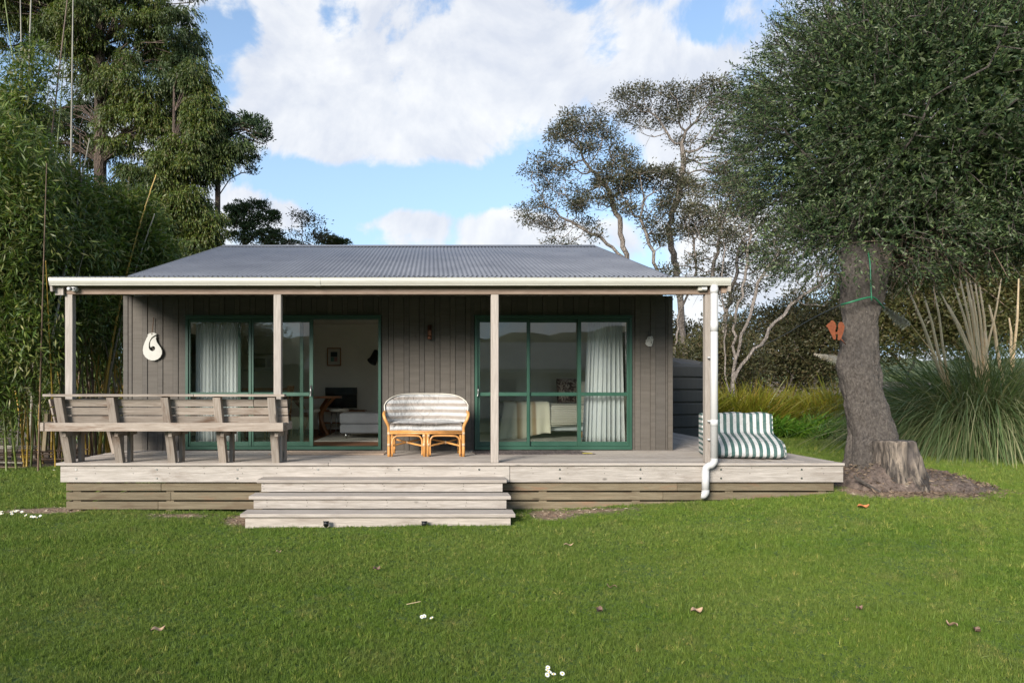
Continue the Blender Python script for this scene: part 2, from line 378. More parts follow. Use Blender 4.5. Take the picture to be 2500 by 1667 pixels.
# leaf kit -----------------------------------------------------------------
def nrm(a): return a / np.maximum(np.linalg.norm(a, axis=-1, keepdims=True), 1e-9)
def rdir(n, up=0.): 
    d = rng.normal(size=(n, 3)); d[:, 2] += up; return nrm(d)
def leaves(base, d, L, Wd, fold=.18):
    """diamond leaves: 4 verts each"""
    n = len(base); L = np.broadcast_to(L, (n,)).reshape(n, 1); Wd = np.broadcast_to(Wd, (n,)).reshape(n, 1)
    s = nrm(np.cross(d, rng.normal(size=(n, 3)))); nn = np.cross(d, s)
    mid = base + d * L * .45
    v = np.stack([base, mid + s * Wd * .5 + nn * Wd * fold, base + d * L, mid - s * Wd * .5 + nn * Wd * fold], 1).reshape(-1, 3)
    return v, np.arange(4 * n).reshape(n, 4)
def blades(p, d, L, Wd, bend, K=4, side=None):
    """long strap leaves with gravity bend; n*(K+1)*2 verts"""
    n = len(p); t = np.linspace(0, 1, K + 1)[None, :, None]; L = np.broadcast_to(L, (n,))[:, None, None]; bend = np.broadcast_to(bend, (n,))[:, None, None]; Wd = np.broadcast_to(Wd, (n,))[:, None, None]
    c = p[:, None, :] + d[:, None, :] * L * t; c = c + np.array([0, 0, -1.])[None, None, :] * bend * L * t ** 2.2
    hor = d.copy(); hor[:, 2] = 0; hor = nrm(hor + 1e-6); c = c + hor[:, None, :] * bend * L * .25 * t ** 2
    if side is None: side = nrm(np.cross(d, rng.normal(size=(n, 3)) * .5 + np.array([0, 0, 1.])))
    w = Wd * (np.sin(np.clip(t * .93 + .07, 0, 1) * np.pi) ** .6 * .5 + 1e-4)
    a = c - side[:, None, :] * w; b = c + side[:, None, :] * w
    v = np.stack([a, b], 2).reshape(-1, 3); m_ = (K + 1) * 2
    o = (np.arange(n) * m_)[:, None] + (np.arange(K) * 2)[None, :]; o = o.ravel()
    return v, np.stack([o, o + 1, o + 3, o + 2], 1)
def jq(lst):
    V, F, o = [], [], 0
    for v, f in lst: V.append(v); F.append(f + o); o += len(v)
    return np.concatenate(V), np.concatenate(F)
def leafmat(name, cols, rough=.5, trans=.25, nscale=.8, ncol=None, spec=.4):
    m = M_(name); ge = m.n('ShaderNodeNewGeometry'); k = len(cols)
    c = m.ramp(ge.outputs['Random Per Island'], [(i / (k - 1), cc) for i, cc in enumerate(cols)])
    v = m.coord('World', (1, 1, 1), False); nz = m.noise(v, nscale, 4)
    c = m.mix(m.mr(nz, .38, .66), c, ncol if ncol else tuple(x * .62 for x in cols[0]), 'MIX') if ncol else m.mix(m.mr(nz, .35, .65, 0, .45), c, tuple(x * .5 for x in cols[0]))
    m.col(c).rough(rough); m.b.inputs['Specular IOR Level'].default_value = spec
    tr = m.n('ShaderNodeBsdfTranslucent'); br = m.mix(1., c, (1.5, 1.6, .7), 'MULTIPLY'); m.l(br, tr.inputs[0])
    mx = m.n('ShaderNodeMixShader'); mx.inputs[0].default_value = trans; m.l(m.b.outputs[0], mx.inputs[1]); m.l(tr.outputs[0], mx.inputs[2]); m.l(mx.outputs[0], m.out.inputs[0])
    return m.m
def barkmat(name, a, b, dark, scale=9, zs=.25, bump=.03, crack=.6):
    m = M_(name); v = m.coord('World', (1, 1, zs), False); n = m.noise(v, scale, 8, .7, .5); n2 = m.noise(m.coord('World', (1, 1, 1), False), 2., 5)
    vo = m.n('ShaderNodeTexVoronoi', feature='DISTANCE_TO_EDGE'); m.l(m.coord('World', (1, 1, zs * 1.6), False), vo.inputs['Vector']); vo.inputs['Scale'].default_value = scale * 2.6
    c = m.mix(m.mr(n, .35, .66), a, b); c = m.mix(m.mr(n2, .5, .75, 0, .5), c, dark); c = m.mix(m.mr(vo.outputs['Distance'], 0, .12, crack, 0), c, dark)
    m.col(c).rough(.9).bump(m.math('ADD', m.mr(vo.outputs['Distance'], 0, .3, 0, crack * 1.6), m.math('MULTIPLY', n, 1.8)), bump); return m.m

# ------------------------------------------------------------------ lawn grass (geometry nodes scatter of blade tufts)
def lawn_pts():
    out = []
    for (y0, y1, dens, sc) in ((3.0, 4.6, 5200, .8), (4.6, 6.5, 3800, .86), (6.5, 9.6, 2200, 1.0), (9.6, 14, 700, 1.45), (14, 21, 260, 2.1)):
        xa, xb = -.72 * y1 - 1.5, 1.02 * y1 + 1.5
        n = int((xb - xa) * (y1 - y0) * dens); x = rng.uniform(xa, xb, n); y = rng.uniform(y0, y1, n)
        k = np.ones(n, bool)
        k &= ~((x > -4.62) & (x < 5.16) & (y > 8.72) & (y < 15.2)); k &= ~((x > -4.6) & (x < 3.7) & (y > 8.7) & (y < 21)); k &= ~((x > -2.15) & (x < .93) & (y > 7.74) & (y < 8.8))
        if y0 > 9: k &= (x < -4.6) | (x > 3.6)
        k &= rng.uniform(size=n) > bare_np(x, y) * 1.25; k &= rng.uniform(size=n) > mulch_np(x, y) * 1.1
        x, y = x[k], y[k]; s = sc * rng.uniform(.65, 1.25, len(x)) * (.8 + .5 * vnoise(x, y, 1.7, 8)); s *= np.where(rng.uniform(size=len(x)) < .03, 1.6, 1)
        out.append(np.stack([x, y, G(x, y) - .004, s], 1))
    return np.concatenate(out)
lp = lawn_pts(); print('tufts', len(lp))
me = bpy.data.meshes.new('grass'); me.vertices.add(len(lp)); me.vertices.foreach_set('co', lp[:, :3].astype(np.float32).ravel())
a = me.attributes.new('s', 'FLOAT', 'POINT'); a.data.foreach_set('value', lp[:, 3].astype(np.float32)); me.update()
m = M_('grass_blade'); v = m.coord('World', (1, 1, 1), False); ge = m.n('ShaderNodeNewGeometry'); oi = m.n('ShaderNodeObjectInfo')
c = m.mix(m.mr(m.noise(v, .55, 5), .32, .68), (.13, .232, .028), (.20, .295, .044)); c = m.mix(m.mr(m.noise(v, 3.5, 5), .4, .75, 0, .65), c, (.22, .28, .055))
c = m.mix(m.mr(m.noise(v, 1.7, 6), .57, .72, 0, .6), c, (.25, .26, .085))
bn = m.noise(m.coord('World', (.28, 1.15, 1), False), 1., 4, .5, .6); c = m.mix(m.mr(bn, .42, .62, 0, .55, True), c, (.215, .29, .06)); bn2 = m.noise(m.coord('World', (1.2, 2.6, 1), False), 2.3, 5, .65); c = m.mix(m.mr(bn2, .60, .72, 0, .55, True), c, (.30, .29, .11))
c = m.mix(1., c, m.ramp(oi.outputs['Random'], [(0, (.55, .6, .5)), (.5, (.95, .95, .9)), (.95, (1.25, 1.15, 1.1)), (.975, (2., 1.4, 2.)), (1, (2.8, 1.8, 2.8))]), 'MULTIPLY')
m.col(c).rough(.55); m.b.inputs['Specular IOR Level'].default_value = .3
tr = m.n('ShaderNodeBsdfTranslucent'); m.l(c, tr.inputs[0]); mx = m.n('ShaderNodeMixShader'); mx.inputs[0].default_value = .4
m.l(m.b.outputs[0], mx.inputs[1]); m.l(tr.outputs[0], mx.inputs[2]); m.l(mx.outputs[0], m.out.inputs[0]); GRASS = m.m
ng = bpy.data.node_groups.new('grass_scatter', 'GeometryNodeTree'); ng.interface.new_socket('Geometry', in_out='INPUT', socket_type='NodeSocketGeometry'); ng.interface.new_socket('Geometry', in_out='OUTPUT', socket_type='NodeSocketGeometry')
N = ng.nodes; gi = N.new('NodeGroupInput'); go = N.new('NodeGroupOutput'); jn = N.new('GeometryNodeJoinGeometry')
for k in range(9):
    cn = N.new('GeometryNodeMeshCone'); cn.fill_type = 'NONE'; cn.inputs['Vertices'].default_value = 3; cn.inputs['Radius Top'].default_value = 0; cn.inputs['Radius Bottom'].default_value = .0021; cn.inputs['Depth'].default_value = random.uniform(.020, .040)
    tf = N.new('GeometryNodeTransform'); ng.links.new(cn.outputs['Mesh'], tf.inputs['Geometry']); an = random.uniform(0, 6.28); r_ = random.uniform(.001, .014)
    tf.inputs['Translation'].default_value = (r_ * math.cos(an), r_ * math.sin(an), 0); tf.inputs['Rotation'].default_value = (random.uniform(-1.2, 1.2), random.uniform(-1.2, 1.2), random.uniform(0, 6))
    ng.links.new(tf.outputs[0], jn.inputs[0])
sm = N.new('GeometryNodeSetMaterial'); sm.inputs['Material'].default_value = GRASS; ng.links.new(jn.outputs[0], sm.inputs[0])
io = N.new('GeometryNodeInstanceOnPoints'); mp = N.new('GeometryNodeMeshToPoints'); ng.links.new(gi.outputs[0], mp.inputs[0]); ng.links.new(mp.outputs[0], io.inputs['Points']); ng.links.new(sm.outputs[0], io.inputs['Instance'])
rv = N.new('FunctionNodeRandomValue'); rv.data_type = 'FLOAT_VECTOR'; rv.inputs[0].default_value = (-.25, -.25, 0); rv.inputs[1].default_value = (.25, .25, 6.28)
ng.links.new(rv.outputs[0], io.inputs['Rotation']); na = N.new('GeometryNodeInputNamedAttribute'); na.data_type = 'FLOAT'; na.inputs[0].default_value = 's'; ng.links.new(na.outputs[0], io.inputs['Scale'])
ng.links.new(io.outputs[0], go.inputs[0])
go_ = link('grass', me, GRASS); md = go_.modifiers.new('scatter', 'NODES'); md.node_group = ng
tag(go_, 'short mown green grass with a few straw blades covering the lawn', 'grass', kind='stuff')

# ------------------------------------------------------------------ deck
XL, XR, YF = -4.69, 5.22, 8.64
WY, WX0, WX1 = 10.39, -4.68, 3.68
deck = empty('deck', (0, YF, DECKZ - .3), 'weathered grey timber deck running along the front and right side of the cottage', 'deck')
rr = random.Random(3)
y = YF - .035; i = 0
bw, gap = .0905, .005
while y < WY + .05:
    cut = XL - .04 + rr.uniform(2.2, 7.4); x1 = XR if i < 2 else WX1 + .28
    y1_ = min(y + bw, WY + .03)
    if y1_ - y > .03:
        bx('deck_board', XL - .04, cut - .002, y, y1_, DECKZ - .032, DECKZ + rr.uniform(-.0015, .0015), DECK, deck, 'x', .004)
        bx('deck_board', cut + .002, x1, y, y1_, DECKZ - .032, DECKZ + rr.uniform(-.0015, .0015), DECK, deck, 'x', .004)
    y += bw + gap; i += 1
x = WX1 + .285; ys = YF - .035 + 2 * (bw + gap)
while x < XR - .02:
    cut = ys + rr.uniform(1.5, 5)
    bx('deck_board', x, min(x + bw, XR), ys, cut - .002, DECKZ - .032, DECKZ + rr.uniform(-.002, .002), DECK, deck, 'y', .004)
    bx('deck_board', x, min(x + bw, XR), cut + .002, 15.25, DECKZ - .032, DECKZ + rr.uniform(-.002, .002), DECK, deck, 'y', .004)
    x += bw + gap
x = WX1 + .03
while x < WX1 + .27:
    bx('deck_board', x, min(x + bw, WX1 + .28), WY + .04, 15.25, DECKZ - .032, DECKZ, DECK, deck, 'y', .004); x += bw + gap
fz0, fz1 = .385, DECKZ - .034
for (a_, b_) in ((XL, 1.0 - .003), (1.0 + .003 - .38, 1.0) if False else (1.003, XR)):
    f = bx('fascia_board', a_, b_, YF, YF + .04, fz0, fz1, FASC, deck, 'x')
    xs = [XL + .2 + 1.02 * k for k in range(10)]
    for xb in xs:
        if a_ + .05 < xb < b_ - .05:
            for zb in (fz0 + .05, fz1 - .05):
                V, F = tube_vf([(xb, YF - .006, zb), (xb, YF + .01, zb)], .013, 8); o_ = wloc(f); link('bolt', mesh_py('bolt', [v - o_ for v in V], F), STEEL, f, (0, 0, 0), local=True)
bx('side_fascia_board', XL, XL + .04, YF + .043, WY + .4, fz0, fz1, FASC, deck, 'y'); bx('side_fascia_board', XR - .04, XR, YF + .043, 15.2, fz0, fz1, FASC, deck, 'y')
zz = fz0 - .018
for k in range(4):
    h = .098
    for (a_, b_) in ((XL + .045, -2.1), (.9, XR - .09)):
        if zz - h < (-.03 if a_ < 0 else .02): 
            if a_ > 0: continue
        if k == 3: continue
        cut = a_ + (b_ - a_) * rr.uniform(.4, .6)
        for (p0, p1) in ((a_, cut - .002), (cut + .002, b_)):
            bx('skirting_slat', p0, p1, YF + .05 + rr.uniform(0, .004), YF + .072, zz - h, zz, SLAT, deck, 'x')
    bx('skirting_slat', XL + .045, XL + .067, YF + .08, WY + .3, zz - h, zz, SLAT, deck, 'y'); 
    bx('skirting_slat', XR - .112, XR - .09, YF + .08, 15.1, zz - h, zz, SLAT, deck, 'y')
    zz -= h + .02
for xp in [XL + .12 + 1.19 * k for k in range(9)]: bx('pile', xp, xp + .1, YF + .08, YF + .18, -.15, fz0, SLAT, deck, 'z')
for yj in (9.2, 9.8, 10.3): bx('joist', XL + .05, XR - .05, yj, yj + .045, DECKZ - .18, DECKZ - .034, SLAT, deck, 'x')

nn = 9000; xx = rng.uniform(-5.9, 8, nn); yy = rng.uniform(7.6, 9.4, nn); bb_n = bare_np(xx, yy); kk = (bb_n > rng.uniform(.1, .5, nn)) & ~((xx > -4.55) & (xx < 5.1) & (yy > 8.8)) & (xx < 5.4); xx, yy = xx[kk], yy[kk]; nn = len(xx); dd = rdir(nn); dd[:, 2] *= .3
v_, f_ = leaves(np.stack([xx, yy, G(xx, yy) + .006], 1), nrm(dd), rng.uniform(.02, .08, nn), rng.uniform(.003, .012, nn)); tag(link('dry_litter', mesh_np('dry_litter', v_, f_), leafmat('dry_litter_bits', [(.12, .07, .045), (.30, .20, .13), (.52, .42, .30), (.60, .52, .38)], .9, .05, 3.)), 'dry grass clippings and bark bits on the bare earth beside the deck and steps', 'litter', kind='stuff')
NAILM = plain('nail_head', (.06, .05, .045), .6)
steps = empty('steps', (-.6, 8.2, 0), 'wide weathered timber steps of three treads leading up to the deck', 'steps')
SX0, SX1 = -2.13, .93
for k, (yf, zt) in enumerate(((8.34, .455), (8.02, .305), (7.70, .155))):
    e = .012 * k
    bx('tread', SX0 - e, SX1 + e, yf, yf + .142, zt - .04, zt, DECK, steps, 'x', .005); bx('tread', SX0 - e, SX1 + e, yf + .147, yf + .30 + .0 * k, zt - .04, zt - .001, DECK, steps, 'x', .005)
    bx('riser', SX0 + .05 - e, SX1 - .05 + e, yf + .035, yf + .075, (zt - .152) if k < 2 else -.06, zt - .041, FASC if k < 2 else BEAM if False else DECK, steps, 'x')
def nails(pts, parent, y):
    o_ = wloc(parent); V, F = join_vf([tube_vf([Vector((x, y - .0015, z)) - o_, Vector((x, y + .003, z)) - o_], .0055, 6) for x, z in pts]); link('nail_heads', mesh_py('nail_heads', V, F), NAILM, parent, (0, 0, 0), local=True)['kind'] = 'stuff'
nails([(x + rr.uniform(-.012, .012), z) for x in np.arange(SX0 + .08, SX1 - .05, .49) for z in (.335, .372, .398)], steps, 8.375)
nails([(x + rr.uniform(-.012, .012), z) for x in np.arange(SX0 + .2, SX1 - .05, .47) for z in (.185, .225, .25)], steps, 8.055)
nails([(x + rr.uniform(-.02, .02), z) for x in np.arange(XL + .45, XR - .1, .46) for z in (fz1 - .03, fz1 - .10)], deck, YF)
for xs_ in (SX0 + .055, SX1 - .095, -.6):
    for k, (yf, zt) in enumerate(((8.34, .455), (8.02, .305), (7.70, .155))): bx('stringer', xs_, xs_ + .04, yf + .08, 8.66, zt - .16 if k < 2 else -.05, zt - .042, SLAT, steps, 'y')
for k, xl in enumerate((-1.215, -.0)):   # two little black deck lamps at the foot of the steps
    c = (round((798 if k == 0 else 1036) - 1052) / 216., 7.66, 0)
    e = empty('garden_spotlight', (c[0], 7.655, .03), ('small black garden spotlight at the foot of the steps, nearer the bench' if k == 0 else 'small black garden spotlight at the foot of the steps, nearer the right end'), 'spotlight', 'black spotlights at the foot of the steps')
    V, F = tube_vf([(c[0], 7.655, -.02), (c[0], 7.655, .03)], .01, 8); tube('stake', [(c[0], 7.655, -.03), (c[0], 7.655, .03)], .009, CHARC, e)
    tube('lamp_head', [(c[0], 7.64, .03), (c[0], 7.65, .035), (c[0], 7.66, .072)], [.02, .03, .03], CHARC, e, 12); tube('rim', [(c[0], 7.661, .072), (c[0], 7.663, .082)], [.034, .034], CHARC, e, 12)

# ------------------------------------------------------------------ cottage
def boxvf(x0, x1, y0, y1, z0, z1, o=Vector((-.5, WY, 0))):
    V = [Vector(p) - o for p in ((x0, y0, z0), (x1, y0, z0), (x1, y1, z0), (x0, y1, z0), (x0, y0, z1), (x1, y0, z1), (x1, y1, z1), (x0, y1, z1))]
    return V, [(0, 1, 5, 4), (1, 2, 6, 5), (2, 3, 7, 6), (3, 0, 4, 7), (4, 5, 6, 7), (3, 2, 1, 0)]
house = empty('cottage', (-.5, WY, 0), 'single storey cottage with taupe vertical boards, grey corrugated roof and green sliding doors', 'cottage')
ZT = 2.98
OPEN = [((452.5 - 1052) / 160.4, (931 - 1052) / 160.4, 2.676), ((1158 - 1052) / 160.4, (1543 - 1052) / 160.4, 2.676)]
ZS = .645
def wallcore():
    lst = []
    xs = [WX0 + .02, OPEN[0][0], OPEN[0][1], OPEN[1][0], OPEN[1][1], WX1 - .02]
    def b(x0, x1, z0, z1, y0=WY + .04, y1=WY + .14):
        V = [Vector(p) - Vector((-.5, WY, 0)) for p in ((x0, y0, z0), (x1, y0, z0), (x1, y1, z0), (x0, y1, z0), (x0, y0, z1), (x1, y0, z1), (x1, y1, z1), (x0, y1, z1))]
        lst.append((V, [(0, 1, 5, 4), (1, 2, 6, 5), (2, 3, 7, 6), (3, 0, 4, 7), (4, 5, 6, 7), (3, 2, 1, 0)]))
    for a_, b_ in ((0, 1), (2, 3), (4, 5)): b(xs[a_], xs[b_], .3, ZT)
    for a_, b_ in ((1, 2), (3, 4)): b(xs[a_], xs[b_], 2.68, ZT); b(xs[a_], xs[b_], .3, ZS - .01)
    return join_vf(lst)
V, F = wallcore(); fw = link('front_wall', mesh_py('front_wall', V, F), CEIL, house, (0, 0, 0), local=True)
pitch = .2345; x = -.6415 - pitch * 18
edges = []
while x < WX1 + pitch: edges.append(x); x += pitch
def cutsegs(a_, b_):
    segs = [(a_, b_)]; res = []
    cuts = sorted([c for o in OPEN for c in o[:2]])
    pts = [a_] + [c for c in cuts if a_ < c < b_] + [b_]
    return list(zip(pts[:-1], pts[1:]))
for x in edges:
    for (a_, b_, y0, y1, nm) in ((x + .0765, x + pitch - .0035, WY + .012, WY + .036, 'board'), (x, x + .076, WY, WY + .036, 'batten')):
        a_, b_ = max(a_, WX0 + .075), min(b_, WX1 - .075)
        if b_ - a_ < .01: continue
        for (p0, p1) in cutsegs(a_, b_):
            mid = (p0 + p1) / 2; inside = any(o[0] < mid < o[1] for o in OPEN)
            if p1 - p0 < .006: continue
            z0 = 2.686 if inside else DECKZ - .02
            bx(nm, p0, p1, y0 + rr.uniform(0, .002), y1, z0, ZT, WALL, fw, 'z', .003)
for s_, xc in ((0, WX0), (1, WX1 - .07)):
    bx('corner_board', xc, xc + .07, WY - .008, WY + .012, DECKZ - .05, ZT, WALL, fw, 'z')
# side and back walls
ADDED_WIN = {'left_wall': (11.9, 14.3, 1.45, 2.62), 'right_wall': (11.5, 13.3, 1.45, 2.62)}  # unseen side openings, added so daylight brightens the two rooms
for nm, x0, x1 in (('left_wall', WX0, WX0 + .1), ('right_wall', WX1 - .1, WX1)):
    wy0, wy1, wz0, wz1 = ADDED_WIN[nm]; lst = []
    for (ya, yb_, za, zb_) in ((WY + .145, wy0, .25, 2.9), (wy1, 20.6, .25, 2.9), (wy0, wy1, .25, wz0), (wy0, wy1, wz1, 2.9)): lst.append(boxvf(x0 + .02, x1 - .02, ya, yb_, za, zb_))
    sw = link(nm, mesh_py(nm, *join_vf(lst)), CEIL, house, (0, 0, 0), local=True)
    yy = WY + .02
    while yy < 20.6:
        xx0 = x0 if nm == 'left_wall' else x1 - .019
        if yy + .23 > wy0 and yy < wy1:
            bx('board', xx0, xx0 + .019, yy, yy + .23, .25, wz0, WALL, sw, 'z'); bx('board', xx0, xx0 + .019, yy, yy + .23, wz1, 2.95, WALL, sw, 'z')
        else: bx('board', xx0, xx0 + .019, yy, yy + .23, .25, 2.95, WALL, sw, 'z')
        yy += .2345
    wx = x0 + .03 if nm == 'left_wall' else x1 - .07
    added_wf = link('window', mesh_py('window', *join_vf([boxvf(wx, wx + .04, wy0, wy1, wz0, wz0 + .05), boxvf(wx, wx + .04, wy0, wy1, wz1 - .05, wz1), boxvf(wx, wx + .04, wy0, wy0 + .05, wz0 + .051, wz1 - .051), boxvf(wx, wx + .04, wy1 - .05, wy1, wz0 + .051, wz1 - .051)])), GREEN, house, (0, 0, 0), local=True)  # frame of the added side opening, out of view, there to admit daylight
    bx('pane', wx + .018, wx + .023, wy0 + .045, wy1 - .045, wz0 + .045, wz1 - .045, GLASS, added_wf, 'y', 0)
bw_ = bx('back_wall', WX0 + .1, WX1 - .1, 20.5, 20.6, .25, 2.9, WALL, house, 'x')

# roof: geometry in the Y-Z plane
RX0, RX1 = -4.73, 3.72
E = (8.52, 2.955); B_ = (10.75, 3.325); RG = (15.55, 4.80); RB = (20.9, 3.2)
roof = link('roof', None, None, house) if False else None
def corr_mesh(wd, L, ncor=10, per=8, amp=.0085):
    n = ncor * per; X = np.linspace(0, wd, n + 1); Z = amp * np.cos(np.arange(n + 1) / per * 2 * np.pi)
    top = np.stack([np.stack([X, X * 0, Z], 1), np.stack([X, X * 0 + L, Z], 1)], 0).reshape(-1, 3); bot = top - np.array([0, 0, .0015])
    q = np.arange(n); f1 = np.stack([q, q + 1, q + n + 2, q + n + 1], 1); f2 = f1[:, ::-1] + 2 * (n + 1); f3 = np.stack([q + 2 * (n + 1), q + 1 + 2 * (n + 1), q + 1, q], 1)
    return mesh_np('roof_sheet', np.concatenate([top, bot]), np.concatenate([f1, f2, f3]), True)
# structure under the sheets = the part called roof
def slab(p, q_, t=.10, drop=.03):
    a0, a1 = Vector((0, p[0], p[1] - drop)), Vector((0, q_[0], q_[1] - drop)); lst = []
    o = Vector((-.5, WY, 0))
    V = [Vector((x, y, z)) - o for x in (RX0 + .02, RX1 - .02) for (y, z) in ((a0.y, a0.z), (a1.y, a1.z), (a1.y, a1.z - t), (a0.y, a0.z - t))]
    return V, [(0, 1, 2, 3), (7, 6, 5, 4), (0, 4, 5, 1), (2, 6, 7, 3), (1, 5, 6, 2), (0, 3, 7, 4)]
V, F = join_vf([slab((E[0] + .19, E[1] + .03), B_, .06), slab(B_, RG, .12), slab(RG, RB, .12)])
roof = link('roof', mesh_py('roof', V, F), CEIL, house, (0, 0, 0), local=True)
nsh = 11; sw_ = (RX1 - RX0) / nsh
for (p, q_, lift) in ((E, (B_[0] + .12, B_[1] + .02), 0), ((B_[0] - .03, B_[1] - .005), RG, .012)):
    L = math.hypot(q_[0] - p[0], q_[1] - p[1]); an = math.atan2(q_[1] - p[1], q_[0] - p[0]); me = corr_mesh(sw_ + .0, L); me.materials.append(ROOF)
    for k in range(nsh): link('roof_sheet', me, ROOF, roof, (RX0 + k * sw_, p[0], p[1] + lift + .0008 * (k % 2)), (an, 0, 0))
L = math.hypot(RB[0] - RG[0], RB[1] - RG[1]); me = corr_mesh(sw_, L); me.materials.append(ROOF)
for k in range(nsh): link('roof_sheet', me, ROOF, roof, (RX0 + (k + 1) * sw_, RB[0], RB[1] + .012), (math.atan2(RG[1] - RB[1], RB[0] - RG[0]), 0, R(180)))
# roof screws in rows
L = math.hypot(RG[0] - B_[0], RG[1] - B_[1]); lst = []; o_ = wloc(roof)
for s_ in np.linspace(.06, .94, 6):
    for k in range(55):
        x = RX0 + .0768 * 2 * k + .0768; 
        if x > RX1 - .05: continue
        c = Vector((x, B_[0] + s_ * (RG[0] - B_[0]), B_[1] + s_ * (RG[1] - B_[1]) + .026)) - o_
        lst.append(tube_vf([c - Vector((0, 0, .008)), c], .009, 6))
V, F = join_vf(lst); so = link('roof_screws', mesh_py('roof_screws', V, F), plain('screw_grey', (.05, .05, .055), .5), roof, (0, 0, 0), local=True); so['kind'] = 'stuff'
bar('ridge_cap', (RX0 - .01, RG[0] - .09, RG[1] + .0), (RX1 + .01, RG[0] - .09, RG[1] + .0), .2, .012, ROOF, roof, up=(0, -.3, 1)); bar('ridge_cap', (RX0 - .01, RG[0] + .09, RG[1] + .0), (RX1 + .01, RG[0] + .09, RG[1] + .0), .2, .012, ROOF, roof, up=(0, .3, 1))
tube('ridge_cap', [(RX0 - .01, RG[0], RG[1] + .02), (RX1 + .01, RG[0], RG[1] + .02)], .025, ROOF, roof)
for s_, x in ((0, RX0 - .035), (1, RX1 + .003)):   # barge boards and flashings on the gable ends
    bar('barge_board', (x + .016, E[0] + .01, E[1] - .085), (x + .016, B_[0], B_[1] - .085), .032, .18, POST, roof, up=(0, 0, 1))
    bar('barge_board', (x + .016, B_[0], B_[1] - .085), (x + .016, RG[0], RG[1] - .085), .032, .18, WALL, roof, up=(0, 0, 1))
    bar('barge_board', (x + .016, RG[0], RG[1] - .085), (x + .016, RB[0], RB[1] - .085), .032, .18, WALL, roof, up=(0, 0, 1))
    bar('barge_flashing', (x + .016, B_[0], B_[1] + .018), (x + .016, RG[0], RG[1] + .018), .05, .012, ROOF, roof, up=(0, 0, 1))
bx('end_board', RX0 - .005, RX0 + .1, 8.60, 8.636, 2.745, 2.935, POST, house, 'z')
bx('end_board', RX1 - .06, RX1 + .005, 8.60, 8.636, 2.77, 2.94, BEAM, house, 'z')
gb = bx('fascia_beam', RX0 + .105, RX1 - .065, 8.64, 8.73, 2.762, 2.885, BEAM, house, 'x')
# gutter: extruded quarter profile, open top
prof = [(0, 0), (0, .118), (.004, .118), (.004, .006), (.055, .006), (.075, .03), (.085, .055), (.089, .075), (.089, .118), (.096, .122), (.100, .118), (.096, .108), (.096, .07), (.092, .05), (.082, .024), (.07, .004), (.078, -.004), (.072, -.010), (.0, -.006)]
def gut(name, x0, x1):
    V = [Vector((x, 8.596 - a_, 2.861 + b_ * .74)) - wloc(house) for x in (x0, x1) for a_, b_ in prof]; n = len(prof)
    F = [(i, (i + 1) % n, (i + 1) % n + n, i + n) for i in range(n)] + [tuple(range(n - 1, -1, -1)), tuple(range(n, 2 * n))]
    return link(name, mesh_py(name, V, F), GUT, house, (0, 0, 0), local=True)
gut('gutter', RX0 - .03, -1.42); gut('gutter', -1.418, RX1 + .02)
g_ = gut('gutter_joiner', -1.45, -1.38); g_.location.y -= .004; g_.location.z -= .003
for x0 in (RX0 - .034, RX1 + .02):
    V, F = prism_vf([(0, 0)], 0, 1) if False else (None, None)
    outl = [(8.596 - a_, 2.861 + b_ * .74) for a_, b_ in ((0, -.006), (0, .118), (.096, .122), (.096, .07), (.082, .024), (.072, -.01))]
    VV = [Vector((x, y_, z_)) - wloc(house) for x in (x0, x0 + .004) for y_, z_ in outl]; n = len(outl)
    link('gutter_stop', mesh_py('gutter_stop', VV, [(i, (i + 1) % n, (i + 1) % n + n, i + n) for i in range(n)] + [tuple(range(n)), tuple(range(2 * n - 1, n - 1, -1))]), GUT, house, (0, 0, 0), local=True)
for px in (168.5 * 1.0, 637.5, 1136.5, 1625.5):
    pass
PX = [(159 * 1.063 - 1052) / 192.5 , (637.5 * 1.063 - 1052) / 192.5, (1136.5 * 1.063 - 1052) / 192.5, (1625 * 1.063 - 1052) / 191.5]
for x in PX:
    bx('post', x - .048, x + .048, 8.645, 8.735, DECKZ, 2.760, POST, house, 'z', .006)
for x in np.linspace(RX0 + .3, RX1 - .3, 10):
    bar('rafter', (x, 8.75, 2.83), (x, WY, 3.11), .045, .09, CEIL, house, up=(0, 0, 1))
# veranda lining boards
bar('veranda_lining', (RX0 + .5 * (RX1 - RX0), 8.76, 2.885), (RX0 + .5 * (RX1 - RX0), WY + .03, 3.155), RX1 - RX0 - .1, .012, CEIL, house, up=(0, 0, 1))
# downpipe
dx = (1743 - 1052) / 195.; 
tube('downpipe', [(dx, 8.54, 2.86), (dx, 8.54, .70)], .0445, WHITE, house, 20)
tube('pipe_collar', [(dx, 8.54, 2.42), (dx, 8.54, 2.28)], .0475, WHITE, house, 20); tube('pipe_collar', [(dx, 8.54, 2.83), (dx, 8.54, 2.76)], .049, WHITE, house, 20); tube('pipe_collar', [(dx, 8.54, 1.18), (dx, 8.54, 1.10)], .047, WHITE, house, 20)
tube('pipe_elbow', smoothpath([(dx, 8.54, .72), (dx, 8.54, .66), (dx - .03, 8.545, .615), (dx - .06, 8.55, .605), (dx - .1, 8.55, .57), (dx - .105, 8.55, .50), (dx - .105, 8.55, .44)], 5), .0425, WHITE, house, 20)
tube('downpipe', [(dx - .105, 8.55, .54), (dx - .105, 8.55, .29)], .0445, WHITE, house, 20)
tube('pipe_elbow', smoothpath([(dx - .105, 8.55, .30), (dx - .105, 8.55, .27), (dx - .125, 8.56, .235), (dx - .15, 8.57, .235)], 5), .0455, WHITE, house, 20)
for z_ in (.92, 1.15, 1.95): bx('pipe_clip', dx - .058, dx - .03, 8.58, 8.62, z_, z_ + .02, WHITE, house)
